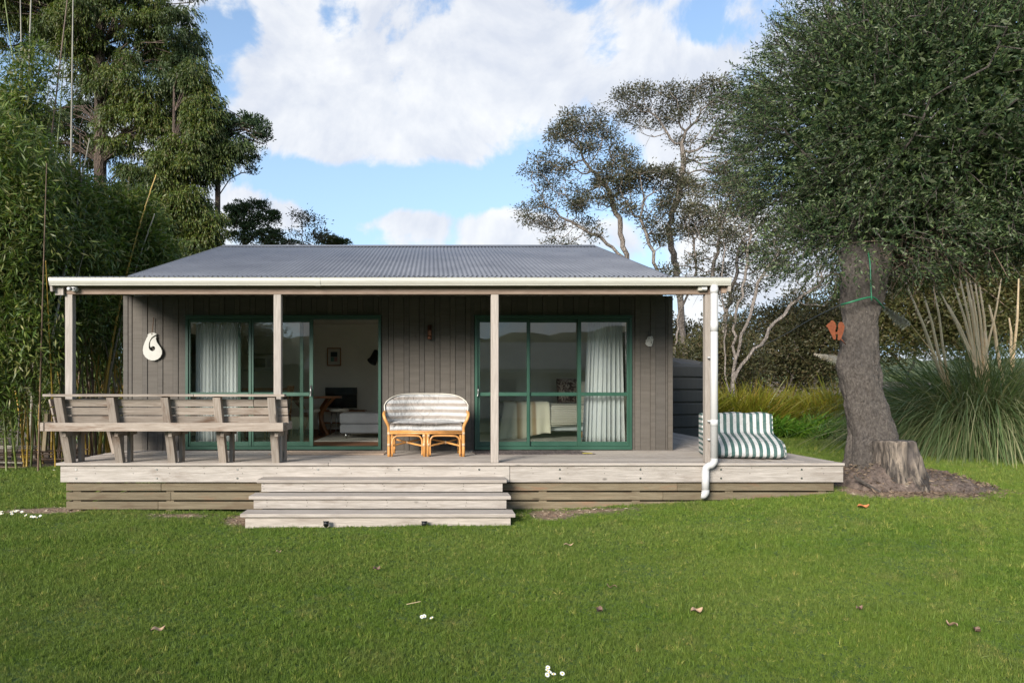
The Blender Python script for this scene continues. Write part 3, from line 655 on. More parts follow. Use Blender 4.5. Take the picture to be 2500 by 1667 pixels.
# ------------------------------------------------------------------ sliding doors
def door(k):
    x0, x1, zt = OPEN[k]; x0 += .006; x1 -= .006; zt -= .004
    f = [((x0, x1), (zt - .045, zt)), ((x0, x1), (ZS, ZS + .045))]
    root = link('sliding_door', mesh_py('sliding_door', *join_vf([boxvf(a_[0], a_[1], WY - .02, WY + .12, z_[0], z_[1]) for a_, z_ in f] + [boxvf(x0, x0 + .04, WY - .02, WY + .12, ZS + .046, zt - .046), boxvf(x1 - .04, x1, WY - .02, WY + .12, ZS + .046, zt - .046), boxvf(x0 - .02, x1 + .02, WY - .035, WY - .012, zt + .001, zt + .012)])), GREEN, house, (0, 0, 0), local=True)
    return root, x0 + .04, x1 - .04, ZS + .045, zt - .045
def sash(root, x0, x1, y, z0, z1, sl=.055, sr=.055, mid=1.485):
    z0 += .002; z1 -= .002
    bx('stile', x0, x0 + sl, y, y + .035, z0, z1, GREEN, root, 'z'); bx('stile', x1 - sr, x1, y, y + .035, z0, z1, GREEN, root, 'z')
    for (a_, b_, nm) in ((z0, z0 + .07, 'rail'), (z1 - .045, z1, 'rail'), (mid - .028, mid + .028, 'rail')): bx(nm, x0 + sl, x1 - sr, y + .001, y + .034, a_, b_, GREEN, root, 'x')
    for (a_, b_) in ((z0 + .07, mid - .028), (mid + .028, z1 - .045)):
        bx('pane', x0 + sl - .004, x1 - sr + .004, y + .0155, y + .0205, a_ - .004, b_ + .004, GLASS, root, 'x', 0)
def handle(root, x, y, z=1.54):
    h = bx('handle_plate', x - .016, x + .016, y - .012, y, z - .08, z + .08, CHARC, root, 'z'); tube('door_handle', smoothpath([(x, y - .02, z + .03), (x + .005, y - .045, z + .01), (x + .002, y - .04, z - .05), (x - .005, y - .04, z - .09)], 4), .008, STEEL, root)
def xs(s): return (s - 1052) / 160.4
z2 = lambda v: xs(420 + v / 4.126)
z3 = lambda v: xs(900 + v / 3.459)
rt, a_, b_, c_, d_ = door(0)
sash(rt, a_, z2(797), WY + .0, c_, d_, .03, .04); sash(rt, z2(797) + .003, z2(1420), WY + .012, c_, d_, .03, .058); sash(rt, z2(652), z2(1316), WY + .055, c_, d_, .045, .055); handle(rt, z2(1398), WY + .01)
rt, a_, b_, c_, d_ = door(1)
sash(rt, a_, z3(1362), WY + .012, c_, d_, .04, .045); sash(rt, z3(1345), z3(1796), WY + .055, c_, d_, .045, .05); sash(rt, z3(1768), b_, WY + .0, c_, d_, .05, .03); handle(rt, z3(921), WY + .01)
# sticker on the first pane
bx('sticker', z2(176), z2(247), WY + .012, WY + .0145, 1.56 + (950 - 740 - 207 / 4.126) / 160.4, 1.56 + (950 - 740 - 158 / 4.126) / 160.4, WHITE, house, 'x', 0)

# ------------------------------------------------------------------ rooms
FZ = .672
rm = tag(bx('room_floor', WX0 + .1, -.05, WY + .13, 15.2, FZ - .03, FZ, FLOORW, None, 'x', 0), kind='structure')
tag(bx('room_floor', .05, WX1 - .1, WY + .13, 15.2, FZ - .03, FZ, CARPET, None, 'x', 0), kind='structure')
tag(bx('room_wall', WX0 + .1, -.051, 15.2, 15.28, FZ, 3.0, ROOMW, None, 'x', 0), 'plain painted back wall of the living room', 'wall', kind='structure')
tag(bx('room_wall', .051, WX1 - .131, 14.15, 14.23, FZ, 3.0, ROOMW, None, 'x', 0), 'plain painted back wall of the bedroom', 'wall', kind='structure')
tag(bx('room_wall', -.05, .05, WY + .145, 15.19, FZ - .03, 3.0, ROOMW, None, 'y', 0), 'plain painted wall between the two rooms', 'wall', kind='structure')
w4 = ADDED_WIN['left_wall']; tag(link('room_wall', mesh_py('room_wall', *join_vf([boxvf(WX0 + .1, WX0 + .13, ya, yb_, za, zb_, Vector((0, 0, 0))) for ya, yb_, za, zb_ in ((WY + .145, w4[0], FZ, 3.), (w4[1], 15.19, FZ, 3.), (w4[0], w4[1], FZ, w4[2]), (w4[0], w4[1], w4[3], 3.))])), ROOMW), 'plain painted left wall of the living room with an unseen window added for daylight', 'wall', kind='structure')
w4 = ADDED_WIN['right_wall']; tag(link('room_wall', mesh_py('room_wall', *join_vf([boxvf(WX1 - .13, WX1 - .1, ya, yb_, za, zb_, Vector((0, 0, 0))) for ya, yb_, za, zb_ in ((WY + .145, w4[0], FZ, 3.), (w4[1], 15.19, FZ, 3.), (w4[0], w4[1], FZ, w4[2]), (w4[0], w4[1], w4[3], 3.))])), ROOMW), 'plain painted right wall of the bedroom with an unseen window added for daylight', 'wall', kind='structure')
tag(bx('room_ceiling', WX0 + .1, WX1 - .1, WY + .14, 15.28, 3.0, 3.03, ROOMW, None, 'x', 0), kind='structure')
tag(bx('threshold', WX0 + .1, WX1 - .1, WY + .08, WY + .14, ZS + .01, FZ + .004, FLOORW, None, 'x'), 'brown timber threshold inside the sliding doors', 'threshold', kind='structure')
def curtain(name, x0, x1, y, z0, z1, folds, mat, label, amp=.03, spread=0.):
    nu, nv = folds * 8, 14; V = []; r_ = random.Random(x0); ph = [r_.uniform(-.5, .5) for _ in range(folds + 2)]
    for j in range(nv + 1):
        t = j / nv; z = z0 + (z1 - z0) * t
        for i in range(nu + 1):
            u = i / nu; f = u * folds; a = amp * (1 + .4 * math.sin(f * .9 + 2)) * (.65 + .5 * (1 - t))
            xx = x0 + (x1 - x0) * (u + .012 * math.sin(f * 1.7 + t * 2)); xx += (u - .5) * spread * (1 - t) - spread * .25 * (1 - t)
            V.append((xx, y + a * math.sin(2 * math.pi * f + ph[int(f)] * (1 - t) * 1.2), z + .01 * math.sin(f * 3) * (j == 0)))
    F = [(j * (nu + 1) + i, j * (nu + 1) + i + 1, (j + 1) * (nu + 1) + i + 1, (j + 1) * (nu + 1) + i) for j in range(nv) for i in range(nu)]
    o = link(name, mesh_py(name, V, F, True), mat); md = o.modifiers.new('thick', 'SOLIDIFY'); md.thickness = .003; return tag(o, label, 'curtain')
CURT = M_('pale_curtain'); CURT.col((.80, .81, .80)).rough(.9); tr = CURT.n('ShaderNodeBsdfTranslucent'); tr.inputs[0].default_value = (.80, .81, .80, 1); mx = CURT.n('ShaderNodeMixShader'); mx.inputs[0].default_value = .3
CURT.l(CURT.b.outputs[0], mx.inputs[1]); CURT.l(tr.outputs[0], mx.inputs[2]); CURT.l(mx.outputs[0], CURT.out.inputs[0]); CURT = CURT.m
curtain('curtain', xs(466), xs(577), WY + .2, FZ + .02, 2.62, 13, CURT, 'gathered off-white curtain behind the leftmost pane of the left sliding door', .022)
curtain('curtain', xs(1444), xs(1531), WY + .24, FZ + .04, 2.62, 9, CURT, 'pale blue-white curtain behind the right pane of the bedroom door', .045, .13)
# ------------------------------------------------------------------ trees: skeletons by space colonisation
def colonize(seed_pts, seed_par, A, step, infl, kill, iters, jit=.25, grav=0.):
    pts = [np.array(p, float) for p in seed_pts]; par = list(seed_par); A = np.array(A, float)
    nodes = np.array(pts); D = np.linalg.norm(A[:, None] - nodes[None], axis=2); nd = D.min(1); ni = D.argmin(1)
    cnt = {}
    for it in range(iters):
        act = nd < infl
        if not act.any(): break
        idx = ni[act]; dirs = nrm(A[act] - nodes[idx]); u, inv = np.unique(idx, return_inverse=True)
        acc = np.zeros((len(u), 3)); np.add.at(acc, inv, dirs)
        acc = nrm(nrm(acc) + rng.normal(size=acc.shape) * jit + np.array([0, 0, grav])); new = nodes[u] + acc * step
        keep = np.array([cnt.get(int(i), 0) < 5 for i in u]); 
        if not keep.any(): break
        u, new = u[keep], new[keep]
        for i in u: cnt[int(i)] = cnt.get(int(i), 0) + 1
        base = len(nodes); par += [int(i) for i in u]; nodes = np.concatenate([nodes, new])
        D = np.linalg.norm(A[:, None] - new[None], axis=2); m_ = D.min(1); am = D.argmin(1); b = m_ < nd; nd = np.where(b, m_, nd); ni = np.where(b, base + am, ni)
        k = nd > kill; A, nd, ni = A[k], nd[k], ni[k]
        if len(A) == 0: break
    return nodes, np.array(par)
def radii(nodes, par, tip=.012, e=2.3):
    n = len(nodes); acc = np.zeros(n)
    r = np.zeros(n)
    for i in range(n - 1, -1, -1):
        r[i] = acc[i] ** (1 / e) if acc[i] > 0 else tip
        if par[i] >= 0: acc[par[i]] += r[i] ** e
    return r
def skel_mesh(nodes, par, r, k=6, minr=0.):
    n = len(nodes); d = np.zeros((n, 3)); h = par >= 0; d[h] = nrm(nodes[h] - nodes[par[h]]); kids = {}
    for i in range(n):
        if par[i] >= 0: kids.setdefault(par[i], []).append(i)
    main = np.zeros(n, bool)
    for p, c in kids.items(): main[max(c, key=lambda q: r[q])] = True
    root = ~h
    for i in np.where(root)[0]: d[i] = d[kids[i][0]] if i in kids else (0, 0, 1)
    e = np.where(h & (r >= minr))[0]; p = par[e]
    def ring(c, dd, rad):
        ref = np.array([.31, .93, .17]); s = nrm(np.cross(dd, ref)); u = np.cross(s, dd); a = np.arange(k) * 2 * np.pi / k
        return c[:, None] + (s[:, None] * np.cos(a)[None, :, None] + u[:, None] * np.sin(a)[None, :, None]) * rad[:, None, None]
    mn = main[e]; d0 = np.where(mn[:, None], nrm(d[p] + d[e] * .5), d[e]); r0 = np.where(mn, r[p], np.minimum(r[p], r[e] * 1.25))
    A = ring(nodes[p], d0, r0); B = ring(nodes[e] + d[e] * r[e][:, None] * .3, d[e], r[e] * .98)
    v = np.concatenate([A, B], 1).reshape(-1, 3); o = (np.arange(len(e)) * 2 * k)[:, None]; j = np.arange(k)[None]
    f = np.stack([o + j, o + (j + 1) % k, o + k + (j + 1) % k, o + k + j], 2).reshape(-1, 4)
    return v, f
def blobs_pts(blobs, Y, n, thick=1.6, shell=0., yoff=0, grow=1.):
    """sample points in lobes given by direction and depth: (px,py,rx,ry[,dY])"""
    w = np.array([b[2] * b[3] for b in blobs], float); w /= w.sum(); out = []
    for b, c in zip(blobs, rng.multinomial(n, w)):
        p = rdir(c) * grow * (rng.uniform(shell, 1, (c, 1)) ** (1 / 2.6)); s = Y / 1568.3; yy = Y + (b[4] if len(b) > 4 else 0)
        c0 = np.array(P(b[0], b[1], yy)); out.append(c0 + p * np.array([b[2] * s, thick * min(b[2], b[3]) * s, b[3] * s]))
    return np.concatenate(out)
def tree(name, root, label, cat, nodes, par, r, bark, crown_vf, leafm, group=None, k=6, minr=0.):
    t = empty(name, root, label, cat, group); o = np.array(root)
    v, f = skel_mesh(nodes, par, r, k, minr); link('trunk', mesh_np('trunk', v - o, f, True), bark, t, local=True)
    if crown_vf is not None: link('crown', mesh_np('crown', crown_vf[0] - o, crown_vf[1]), leafm, t, local=True)
    return t
def gz(x, y): return float(G(x, y))
# --- grey many-stemmed coastal trees behind the cottage, to the right
BARKG = barkmat('grey_coast_bark', (.20, .168, .14), (.33, .285, .245), (.10, .083, .07), 5, .3, .04)
LPOH = leafmat('olive_grey_leaf', [(.038, .046, .024), (.062, .068, .035), (.095, .09, .048), (.135, .10, .065)], .5, .12, .5)
def coast(label, rootpx, Y, blobs, nA, nleaf, tr, Lf=.10, step=.27, tip=.0125, yr=1.2, seeds=None, infl=4.5, sag=.0):
    root = P(rootpx[0], rootpx[1], Y); root = Vector((root.x, root.y, gz(root.x, root.y) - .1))
    A = blobs_pts(blobs, Y, int(nA * 2.8), yr, .1, 0, 1.18)
    sp, pp = [tuple(root)], [-1]
    for line in (seeds or []):            # trunk lines: list of (px,py[,dY])
        last = 0
        for q in line:
            if isinstance(q, int): last = q; continue
            e = np.array(P(q[0], q[1], Y + (q[2] if len(q) > 2 else 0))); s0 = np.array(sp[last]); n = max(1, int(np.linalg.norm(e - s0) / (step * .9)))
            for i in range(1, n + 1):
                t = i / n; pt = s0 * (1 - t) + e * t
                if i < n: pt = pt + rng.normal(size=3) * .035
                sp.append(tuple(pt)); pp.append(last if i == 1 else len(sp) - 2)
            last = len(sp) - 1
    nodes, par = colonize(sp, pp, A, step, infl, step * 1.6, 90, .28, .02)
    r = radii(nodes, par, tip, 2.25)
    r = np.minimum(r * (1 + .35 * np.clip((r - .04) / .1, 0, 1)), tr * 1.15)
    isleaf = np.ones(len(nodes), bool); isleaf[par[par >= 0]] = False
    ok = (r < tip * 1.9)
    # only twigs within the lobes carry leaves
    tips = nodes[isleaf | (ok & (rng.uniform(size=len(nodes)) < .25))]
    tips = tips[tips[:, 2] > root.z + 3.0]
    hd = np.linalg.norm(tips[:, None, :2] - tips[None, :, :2], axis=2); dz = tips[None, :, 2] - tips[:, None, 2]
    above = ((hd < .55) & (dz > .35) & (dz < 2.6)).any(1); tw = tips; tips = tips[~above | (rng.uniform(size=len(tips)) < .5)]
    n = int(nleaf * 1.15); b = tips[rng.integers(0, len(tips), n)]; g_ = rng.normal(size=(n, 3)) * np.array([.17, .17, .11]); p_ = b + g_ + np.array([0, 0, .06])
    d = nrm(g_ / .17 + rdir(n, .4) * .8); cv = leaves(p_, d, rng.uniform(.6, 1.2, n) * Lf, rng.uniform(.6, 1.1, n) * Lf * .5)
    # fine bare twiglets
    m_ = min(len(tips) * 4, 6000); tb = tw[rng.integers(0, len(tw), m_)]; td = nrm(rdir(m_, .3)); tv = blades(tb, td, rng.uniform(.3, .75, m_), .014, .12, 3)
    t = tree('coastal_tree', root, label, 'tree', nodes, par, r, BARKG, cv, LPOH, None, 6)
    link('twigs', mesh_np('twigs', tv[0] - np.array(root), tv[1]), BARKG, t, local=True)['kind'] = 'stuff'
    return t
coast('spreading grey barked tree with the leftmost rounded crown above the roof ridge', (1470, 900), 25, 
      [(1340, 320, 75, 50), (1270, 400, 60, 45), (1400, 390, 60, 50), (1250, 490, 55, 45), (1330, 470, 60, 40), (1400, 450, 45, 35), (1290, 540, 60, 22), (1350, 540, 30, 15)], 1000, 17000, .26,
      seeds=[[(1470, 700), (1440, 600), (1425, 520), (1400, 440), (1350, 380)], [0, (1480, 700), (1430, 590), (1370, 540), (1300, 505)]])
coast('tall grey tree with a winding trunk and the highest flat topped crown behind the roof', (1580, 900), 26,
      [(1460, 240, 50, 40), (1500, 290, 50, 30), (1560, 250, 60, 45), (1640, 240, 80, 50), (1690, 300, 70, 60), (1600, 320, 60, 35), (1740, 260, 50, 60), (1610, 390, 60, 35), (1680, 400, 60, 50)], 1150, 21000, .30,
      seeds=[[(1570, 800), (1562, 680), (1548, 600), (1535, 520), (1560, 440), (1570, 380), (1565, 330)]])
coast('middle grey tree with a low dark crown just right of the roof verge', (1530, 900), 24,
      [(1470, 420, 60, 35), (1530, 430, 60, 35), (1500, 480, 55, 30), (1560, 480, 40, 35), (1450, 480, 35, 25), (1590, 520, 40, 40), (1510, 540, 40, 25)], 600, 11000, .20,
      seeds=[[(1525, 720), (1510, 620), (1490, 560), (1470, 500)], [0, (1560, 720), (1600, 620), (1590, 540)]])
coast('thin grey tree with sparse leaves between the roof verge and the veranda corner', (1640, 900), 23,
      [(1640, 480, 50, 60), (1690, 500, 60, 60), (1600, 600, 40, 50), (1720, 600, 40, 60), (1660, 610, 50, 40), (1760, 540, 40, 60), (1700, 680, 50, 30), (1560, 640, 40, 40)], 700, 9000, .16,
      seeds=[[(1632, 760), (1625, 680), (1640, 600), (1655, 540)], [0, (1660, 760), (1690, 640), (1700, 560)]])
coast('pale grey tree with thick limbs forking low and reaching to the right behind the deck', (1672, 925), 20.5,
      [(1860, 620, 50, 50), (1800, 560, 60, 50), (1900, 640, 40, 35), (1930, 690, 40, 25), (1780, 610, 40, 40), (1730, 560, 40, 60), (1840, 690, 40, 25), (1990, 660, 50, 40), (1700, 500, 50, 60), (1900, 560, 50, 50)], 800, 9000, .34,
      seeds=[[(1685, 850), (1700, 790), (1725, 720), (1740, 650), (1790, 580)], [5, (1690, 720), (1712, 640), (1720, 560)], [7, (1780, 740), (1830, 690), (1880, 655)], [0, (1665, 860), (1668, 740), (1655, 660), (1665, 580)]])
# --- slim tree, small rounded shrub and dark pine showing above the ridge on the left
coast('slim sparse tree standing alone above the middle of the roof ridge', (737, 900), 30, [(690, 510, 30, 20), (710, 540, 25, 15), (740, 530, 12, 30), (670, 530, 14, 10), (725, 545, 20, 12), (690, 495, 6, 8)], 260, 900, .08, .13, .25, .008,
      seeds=[[(700, 620), (697, 560), (690, 505)]])
# --- conifers on the left
LCON = leafmat('drooping_conifer_leaf', [(.035, .06, .012), (.07, .105, .016), (.125, .155, .022), (.11, .085, .03)], .55, .2, .45, ncol=(.035, .058, .018))
LDRK = leafmat('dark_pine_needle', [(.022, .045, .018), (.04, .075, .025), (.055, .09, .03)], .55, .1, .5)
BARKB = barkmat('brown_conifer_bark', (.09, .06, .045), (.15, .11, .08), (.03, .022, .018), 6, .2, .04)
def conifer(name, label, px, Y, blobs, nc, per, r0, top, mat=LCON, droop=True, size=1., group=None, extra=0):
    root = P(px, 900, Y); root = Vector((root.x, Y, gz(root.x, Y) - .1)); o = np.array(root)
    C = blobs_pts(blobs, Y, nc, 1.1, .15)
    # trunk and branches
    H = P(px, top, Y).z; n = 14; tn = [tuple(root + Vector((0, 0, (H - root.z) * i / n))) for i in range(n + 1)]; par = [-1] + list(range(n))
    nodes = list(tn); 
    for c in C[::2]:
        zt = max(root.z + 1, c[2] - .35 * abs(c[0] - root.x) * .6); i0 = min(n, max(1, int((zt - root.z) / (H - root.z) * n))); b = np.array(tn[i0]); last = i0
        for s in (.34, .67, 1.0):
            q = b + (c - b) * s; q[2] += .5 * math.sin(s * math.pi) - (.2 * s) + rng.normal() * .1; nodes.append(tuple(q)); par.append(last); last = len(nodes) - 1
    nodes = np.array(nodes); par = np.array(par); r = radii(nodes, par, .018, 2.4); r = np.minimum(r, r0)
    rad = rng.uniform(.2, .46, len(C)) * size; idx = np.repeat(np.arange(len(C)), per); m_ = len(idx)
    dv_ = rdir(m_, .55); pos = C[idx] + dv_ * np.array([1, 1, .62]) * rad[idx][:, None] * rng.uniform(.35, 1, (m_, 1))
    if droop:
        lst = []; seg = .105 * size; p = pos; d = nrm(dv_ * np.array([1, 1, .3]) + np.array([0, 0, -.5]))
        for s in range(3):
            lst.append(leaves(p, d, seg * (1.35 - .15 * s) * rng.uniform(.7, 1.2, m_), .042 * size * (1.1 - .2 * s))); p = p + d * seg; d = nrm(d + np.array([0, 0, -1.1]) + rng.normal(size=d.shape) * .22)
        cv = jq(lst)
    else:
        d = nrm(dv_ + rdir(m_, .6) * .8); cv = leaves(pos, d, .15 * size * rng.uniform(.6, 1.2, m_), .05 * size)
    return tree(name, root, label, 'tree', nodes, par, r, BARKB, cv, mat, group, 6)
conifer('conifer_tree', 'huge dark green conifer with hanging foliage rising out of the frame behind the bamboo', 230, 23,
        [(330, 200, 120, 90), (250, 60, 170, 90), (390, 90, 70, 80), (330, 320, 110, 80), (230, 230, 90, 60, 2), (390, 250, 60, 70), (60, 60, 110, 70, 1), (440, 150, 40, 40), (180, 120, 80, 60), (270, -60, 230, 70), (20, -20, 120, 80), (140, 10, 100, 60), (130, 330, 120, 90, 1)], 720, 84, .38, -250)
conifer('conifer_tree', 'dark green conifer with hanging foliage stepping down beside the left end of the roof', 400, 21.5,
        [(430, 370, 70, 55), (470, 300, 40, 50), (420, 480, 70, 50), (440, 560, 75, 40), (360, 540, 70, 60), (490, 370, 30, 40), (340, 430, 70, 50), (470, 520, 45, 40), (540, 350, 40, 22), (470, 250, 30, 45), (455, 180, 30, 40), (300, 600, 80, 60), (420, 620, 70, 50)], 500, 84, .28, 200)
conifer('pine_tree', 'dark pine branch crown reaching out above the left end of the roof ridge', 500, 22, [(575, 305, 45, 28), (540, 280, 35, 20), (590, 290, 35, 18), (560, 350, 40, 22), (525, 330, 30, 30), (575, 385, 25, 14), (510, 290, 30, 30)], 100, 75, .16, 230, LDRK, False, .7)
conifer('pine_tree', 'small dark flat crowned pine just above the roof ridge beside the conifer', 560, 30, [(575, 480, 45, 14), (610, 500, 35, 13), (560, 510, 40, 16), (620, 545, 30, 14), (590, 530, 35, 14), (540, 490, 30, 16), (640, 535, 12, 8), (560, 550, 45, 14)], 100, 120, .16, 500, LDRK, False, .85)
conifer('shrub', 'rounded green shrub top peeping over the middle of the roof ridge', 757, 32, [(757, 556, 30, 9), (740, 552, 14, 8), (780, 560, 18, 7), (640, 562, 50, 8)], 60, 60, .08, 570, leafmat('shrub_leaf', [(.035, .055, .015), (.06, .085, .02), (.09, .09, .025)], .5, .2, .7), False, .9)

# --- bamboo grove on the left
LBAM = leafmat('bamboo_leaf', [(.045, .08, .014), (.075, .13, .02), (.12, .175, .03), (.16, .20, .04), (.30, .27, .11)], .45, .25, .55)
CANES = [plain('bamboo_cane_green', (.12, .15, .03), .4, var=.25, scale=3), plain('bamboo_cane_yellow', (.34, .22, .03), .4, var=.3, scale=3), plain('bamboo_cane_brown', (.12, .075, .045), .55, var=.3, scale=3), plain('bamboo_cane_grey', (.24, .22, .17), .5, var=.3, scale=3)]
def cane_vf(p, q, r0, lean, nodes_=16):
    p, q = Vector(p), Vector(q); pts, rad = [], []
    n = nodes_
    for i in range(n + 1):
        t = i / n; c = p.lerp(q, t) + Vector(lean) * (t * t); rr_ = r0 * (1 - .65 * t)
        if i: pts.append(c - (q - p).normalized() * .02); rad.append(rr_)
        pts.append(c); rad.append(rr_ * 1.22)
        pts.append(c + (q - p).normalized() * .02); rad.append(rr_)
    return tube_vf(pts, rad, 6)
def bamboo(label, px, Y, blobs, ncane, nspray, spread=.9, tall=()):
    root = P(px, 900, Y); root = Vector((root.x, Y, gz(root.x, Y))); o = np.array(root)
    t = empty('bamboo_clump', root, label, 'bamboo', 'bamboo clumps along the left edge of the lawn')
    zt = max(P(0, b[1] - b[3], Y).z for b in blobs)
    for i in range(ncane):
        x = root.x + rng.uniform(-spread, spread); y = Y + rng.uniform(-.5, 1.0); h = rng.uniform(.45, .78) * zt
        V, F = cane_vf((x, y, gz(x, y) - .05), (x + rng.normal() * .35, y + rng.normal() * .3, h), rng.uniform(.018, .038), (rng.normal() * .5, rng.normal() * .4, 0), int(h / .38))
        link('cane', mesh_py('cane', [v - root for v in V], F, True), CANES[int(rng.choice(4, p=(.3, .25, .25, .2)))], t, local=True)
    C = blobs_pts(blobs, Y, nspray, 1.0, .1); C[:, 1] -= .3
    # each spray: drooping twig with fans of narrow leaves
    n = len(C); td = nrm(rdir(n, -.1) + np.array([.0, -.5, -.1])); lst = []
    for s in range(11):
        b = C + td * (.055 * s) + np.array([0, 0, -1.]) * (.006 * s * s) + rng.normal(size=(n, 3)) * .035
        d = nrm(td * .9 + rng.normal(size=(n, 3)) * .55 + np.array([0, 0, -.35])); lst.append(leaves(b, d, rng.uniform(.11, .23, n), rng.uniform(.022, .036, n), .1))
    v, f = jq(lst); link('foliage', mesh_np('foliage', v - o, f), LBAM, t, local=True)
    return t
bamboo('bamboo clump filling the far left edge with leaves hanging down to the lawn', 20, 13.4, [(20, 380, 130, 130), (50, 520, 130, 110), (0, 640, 120, 110), (60, 740, 110, 80), (-60, 500, 120, 300), (10, 850, 60, 60), (-80, 860, 90, 90), (100, 450, 60, 60)], 26, 5200)
bamboo('bamboo clump with the tall bare poles, left of the veranda corner', 130, 15.0, [(130, 480, 100, 90), (190, 560, 100, 90), (130, 640, 110, 90), (100, 560, 90, 90), (200, 690, 70, 60), (120, 760, 80, 40), (60, 280, 60, 90), (100, 170, 40, 60), (40, 330, 80, 90), (180, 440, 60, 50)], 34, 4600)
bamboo('yellow caned bamboo clump seen through the veranda beside the left wall', 235, 16.5, [(250, 560, 90, 70), (320, 560, 70, 70), (270, 640, 90, 70), (230, 720, 70, 50), (340, 600, 60, 50), (290, 500, 80, 60), (250, 780, 50, 25), (330, 500, 50, 60), (380, 590, 50, 40), (230, 470, 80, 60)], 34, 4200)
bamboo('dark bamboo clump furthest back behind the left end of the cottage', 330, 19, [(300, 620, 120, 120), (200, 760, 120, 120), (100, 800, 160, 130), (60, 650, 140, 130), (260, 820, 60, 90), (-20, 900, 120, 70), (110, 930, 130, 60), (240, 925, 90, 55)], 20, 4600, 2.5)
# tall bare poles rising above the grove
for i, (xa, ya, xb, yb, r0, mi, lab) in enumerate(((45, 250, 8, -20, .028, 0, 'tall bare greenish bamboo pole nearest the left edge of the picture'), (52, 290, 46, -30, .03, 3, 'thin grey bare bamboo pole, second from the left'), (62, 300, 72, -30, .04, 3, 'pale grey bare bamboo pole, third from the left'),
                                    (100, 470, 158, -30, .034, 2, 'leaning brownish bare bamboo pole crossing in front of the conifer'), (163, 370, 168, -30, .034, 3, 'tallest pale bare bamboo pole rising beside the leaning one'), (192, 390, 205, 320, .03, 3, 'short broken pale bamboo pole standing out of the foliage'), (132, 330, 150, 90, .026, 0, 'thin green bamboo pole between the leaning and the pale poles'))):
    Y = 14.6; a, b = P(xa, ya, Y), P(xb, yb, Y + .3); base = a - (b - a).normalized() * min(4.0, a.z - .1); V, F = cane_vf(base, b, r0, (0, 0, 0), max(6, int((b - base).length / .45)))
    V = [v - base for v in V]; tag(link('bamboo_pole', mesh_py('bamboo_pole', V, F, True), CANES[mi], None, base), lab, 'bamboo pole', 'bare bamboo poles above the grove')
# poles standing in the undergrowth, litter of cut canes
for i in range(9):
    lab = ['dead bamboo cane lying on the leaf litter, nearest the lawn', 'brown fallen cane in the pile left of the deck, on top', 'long pale cane lying across the pile below the bamboo', 'dark fallen cane at the back of the pile by the bamboo', 'bent grey cane lying at the far left edge of the litter', 'short thick log lying at the right end of the cane pile', 'thin light cane leaning on the pile near the stake', 'rotting dark cane half hidden under the bamboo leaves', 'straight brown cane lying parallel to the lawn edge'][i]
    x = rng.uniform(-9.6, -8.0); y = 13.6 + rng.uniform(-.3, 1.3); an = rng.uniform(-.15, .3); L = rng.uniform(1.4, 3.2); z = gz(x, y) + .05 + .09 * (i % 4)
    a = Vector((x - L / 2, y, z)); b = Vector((x + L / 2 * math.cos(an), y + L / 2 * math.sin(an), z + rng.uniform(-.02, .12)))
    V, F = cane_vf(a, b, rng.uniform(.03, .055), (0, 0, -.03), 7); tag(link('fallen_cane', mesh_py('fallen_cane', [v - a for v in V], F, True), CANES[2 + i % 2], None, a), lab, 'cane', 'fallen canes under the bamboo')
e = tag(bar('stake', P(102, 1035, 13.2), P(108, 950, 13.2), .07, .07, SLAT), 'short weathered stake standing in the leaf litter left of the deck', 'stake')

# --- big olive-like tree at the right, with its stump
BARKO = barkmat('olive_bark', (.10, .08, .067), (.36, .31, .26), (.06, .048, .04), 34, .6, .035, .45)
LOLI = leafmat('olive_leaf', [(.012, .028, .010), (.026, .052, .018), (.045, .080, .028), (.075, .115, .045), (.12, .165, .05), (.20, .23, .14)], .55, .12, .8, spec=.25)
OY = 9.35
def loft(rings, k, disp=.02, seed=1, sc=3., fine=0.):
    V, F = [], []; n = len(rings)
    for i, (c, rx, ry, nx_) in enumerate(rings):
        for j in range(k):
            a = 2 * math.pi * j / k; lob = 1 + nx_ * (.5 * math.sin(5 * a + 1 + i * .03) + .35 * math.sin(3 * a + 2.2) + .3 * math.sin(8 * a + i * .05)); 
            q = float(vnoise(np.array([a * 2.2 + seed]), np.array([c.z * sc]), 1.5, seed)[0]) - .5; q2 = float(vnoise(np.array([a * 7 + seed]), np.array([c.z * 9]), 1., seed)[0]) - .5; q3 = (float(vnoise(np.array([a * 14 + seed]), np.array([c.z * 22 + 3 * q2]), 1., seed + 4)[0]) - .5) if fine else 0.
            f = lob + (q * 2.2 + q2) * disp / rx + (abs(q3) * 2 - .5) * fine / rx; V.append(c + Vector((math.cos(a) * rx * f, math.sin(a) * ry * f, 0)))
    for i in range(n - 1):
        for j in range(k): F.append((i * k + j, i * k + (j + 1) % k, (i + 1) * k + (j + 1) % k, (i + 1) * k + j))
    F.append(tuple(range((n - 1) * k, n * k))); return V, F
def interp_rings(spec, n):
    ts = np.linspace(0, len(spec) - 1, n); out = []
    for t in ts:
        i = min(int(t), len(spec) - 2); f = t - i; f = f * f * (3 - 2 * f); a, b = spec[i], spec[i + 1]; out.append(tuple(a[q] * (1 - f) + b[q] * f for q in range(len(a))))
    return out
spec = [(1135, 1915, 2120, .16), (1100, 1935, 2085, .14), (1059, 1948, 2058, .12), (1000, 1955, 2058, .08), (921, 1942, 2031, .05), (842, 1920, 2013, .04), (802, 1930, 2013, .03), (742, 1936, 2013, .03), (683, 1936, 2025, .03), (604, 1934, 2042, .05), (570, 1930, 2050, .06)]
rings = []
for (py, xa, xb, lb) in interp_rings(spec, 190):
    c = P((xa + xb) / 2, py, OY); w = (xb - xa) / 2 / 1568.3 * OY * .94; rings.append((c, w, w * .95, lb))
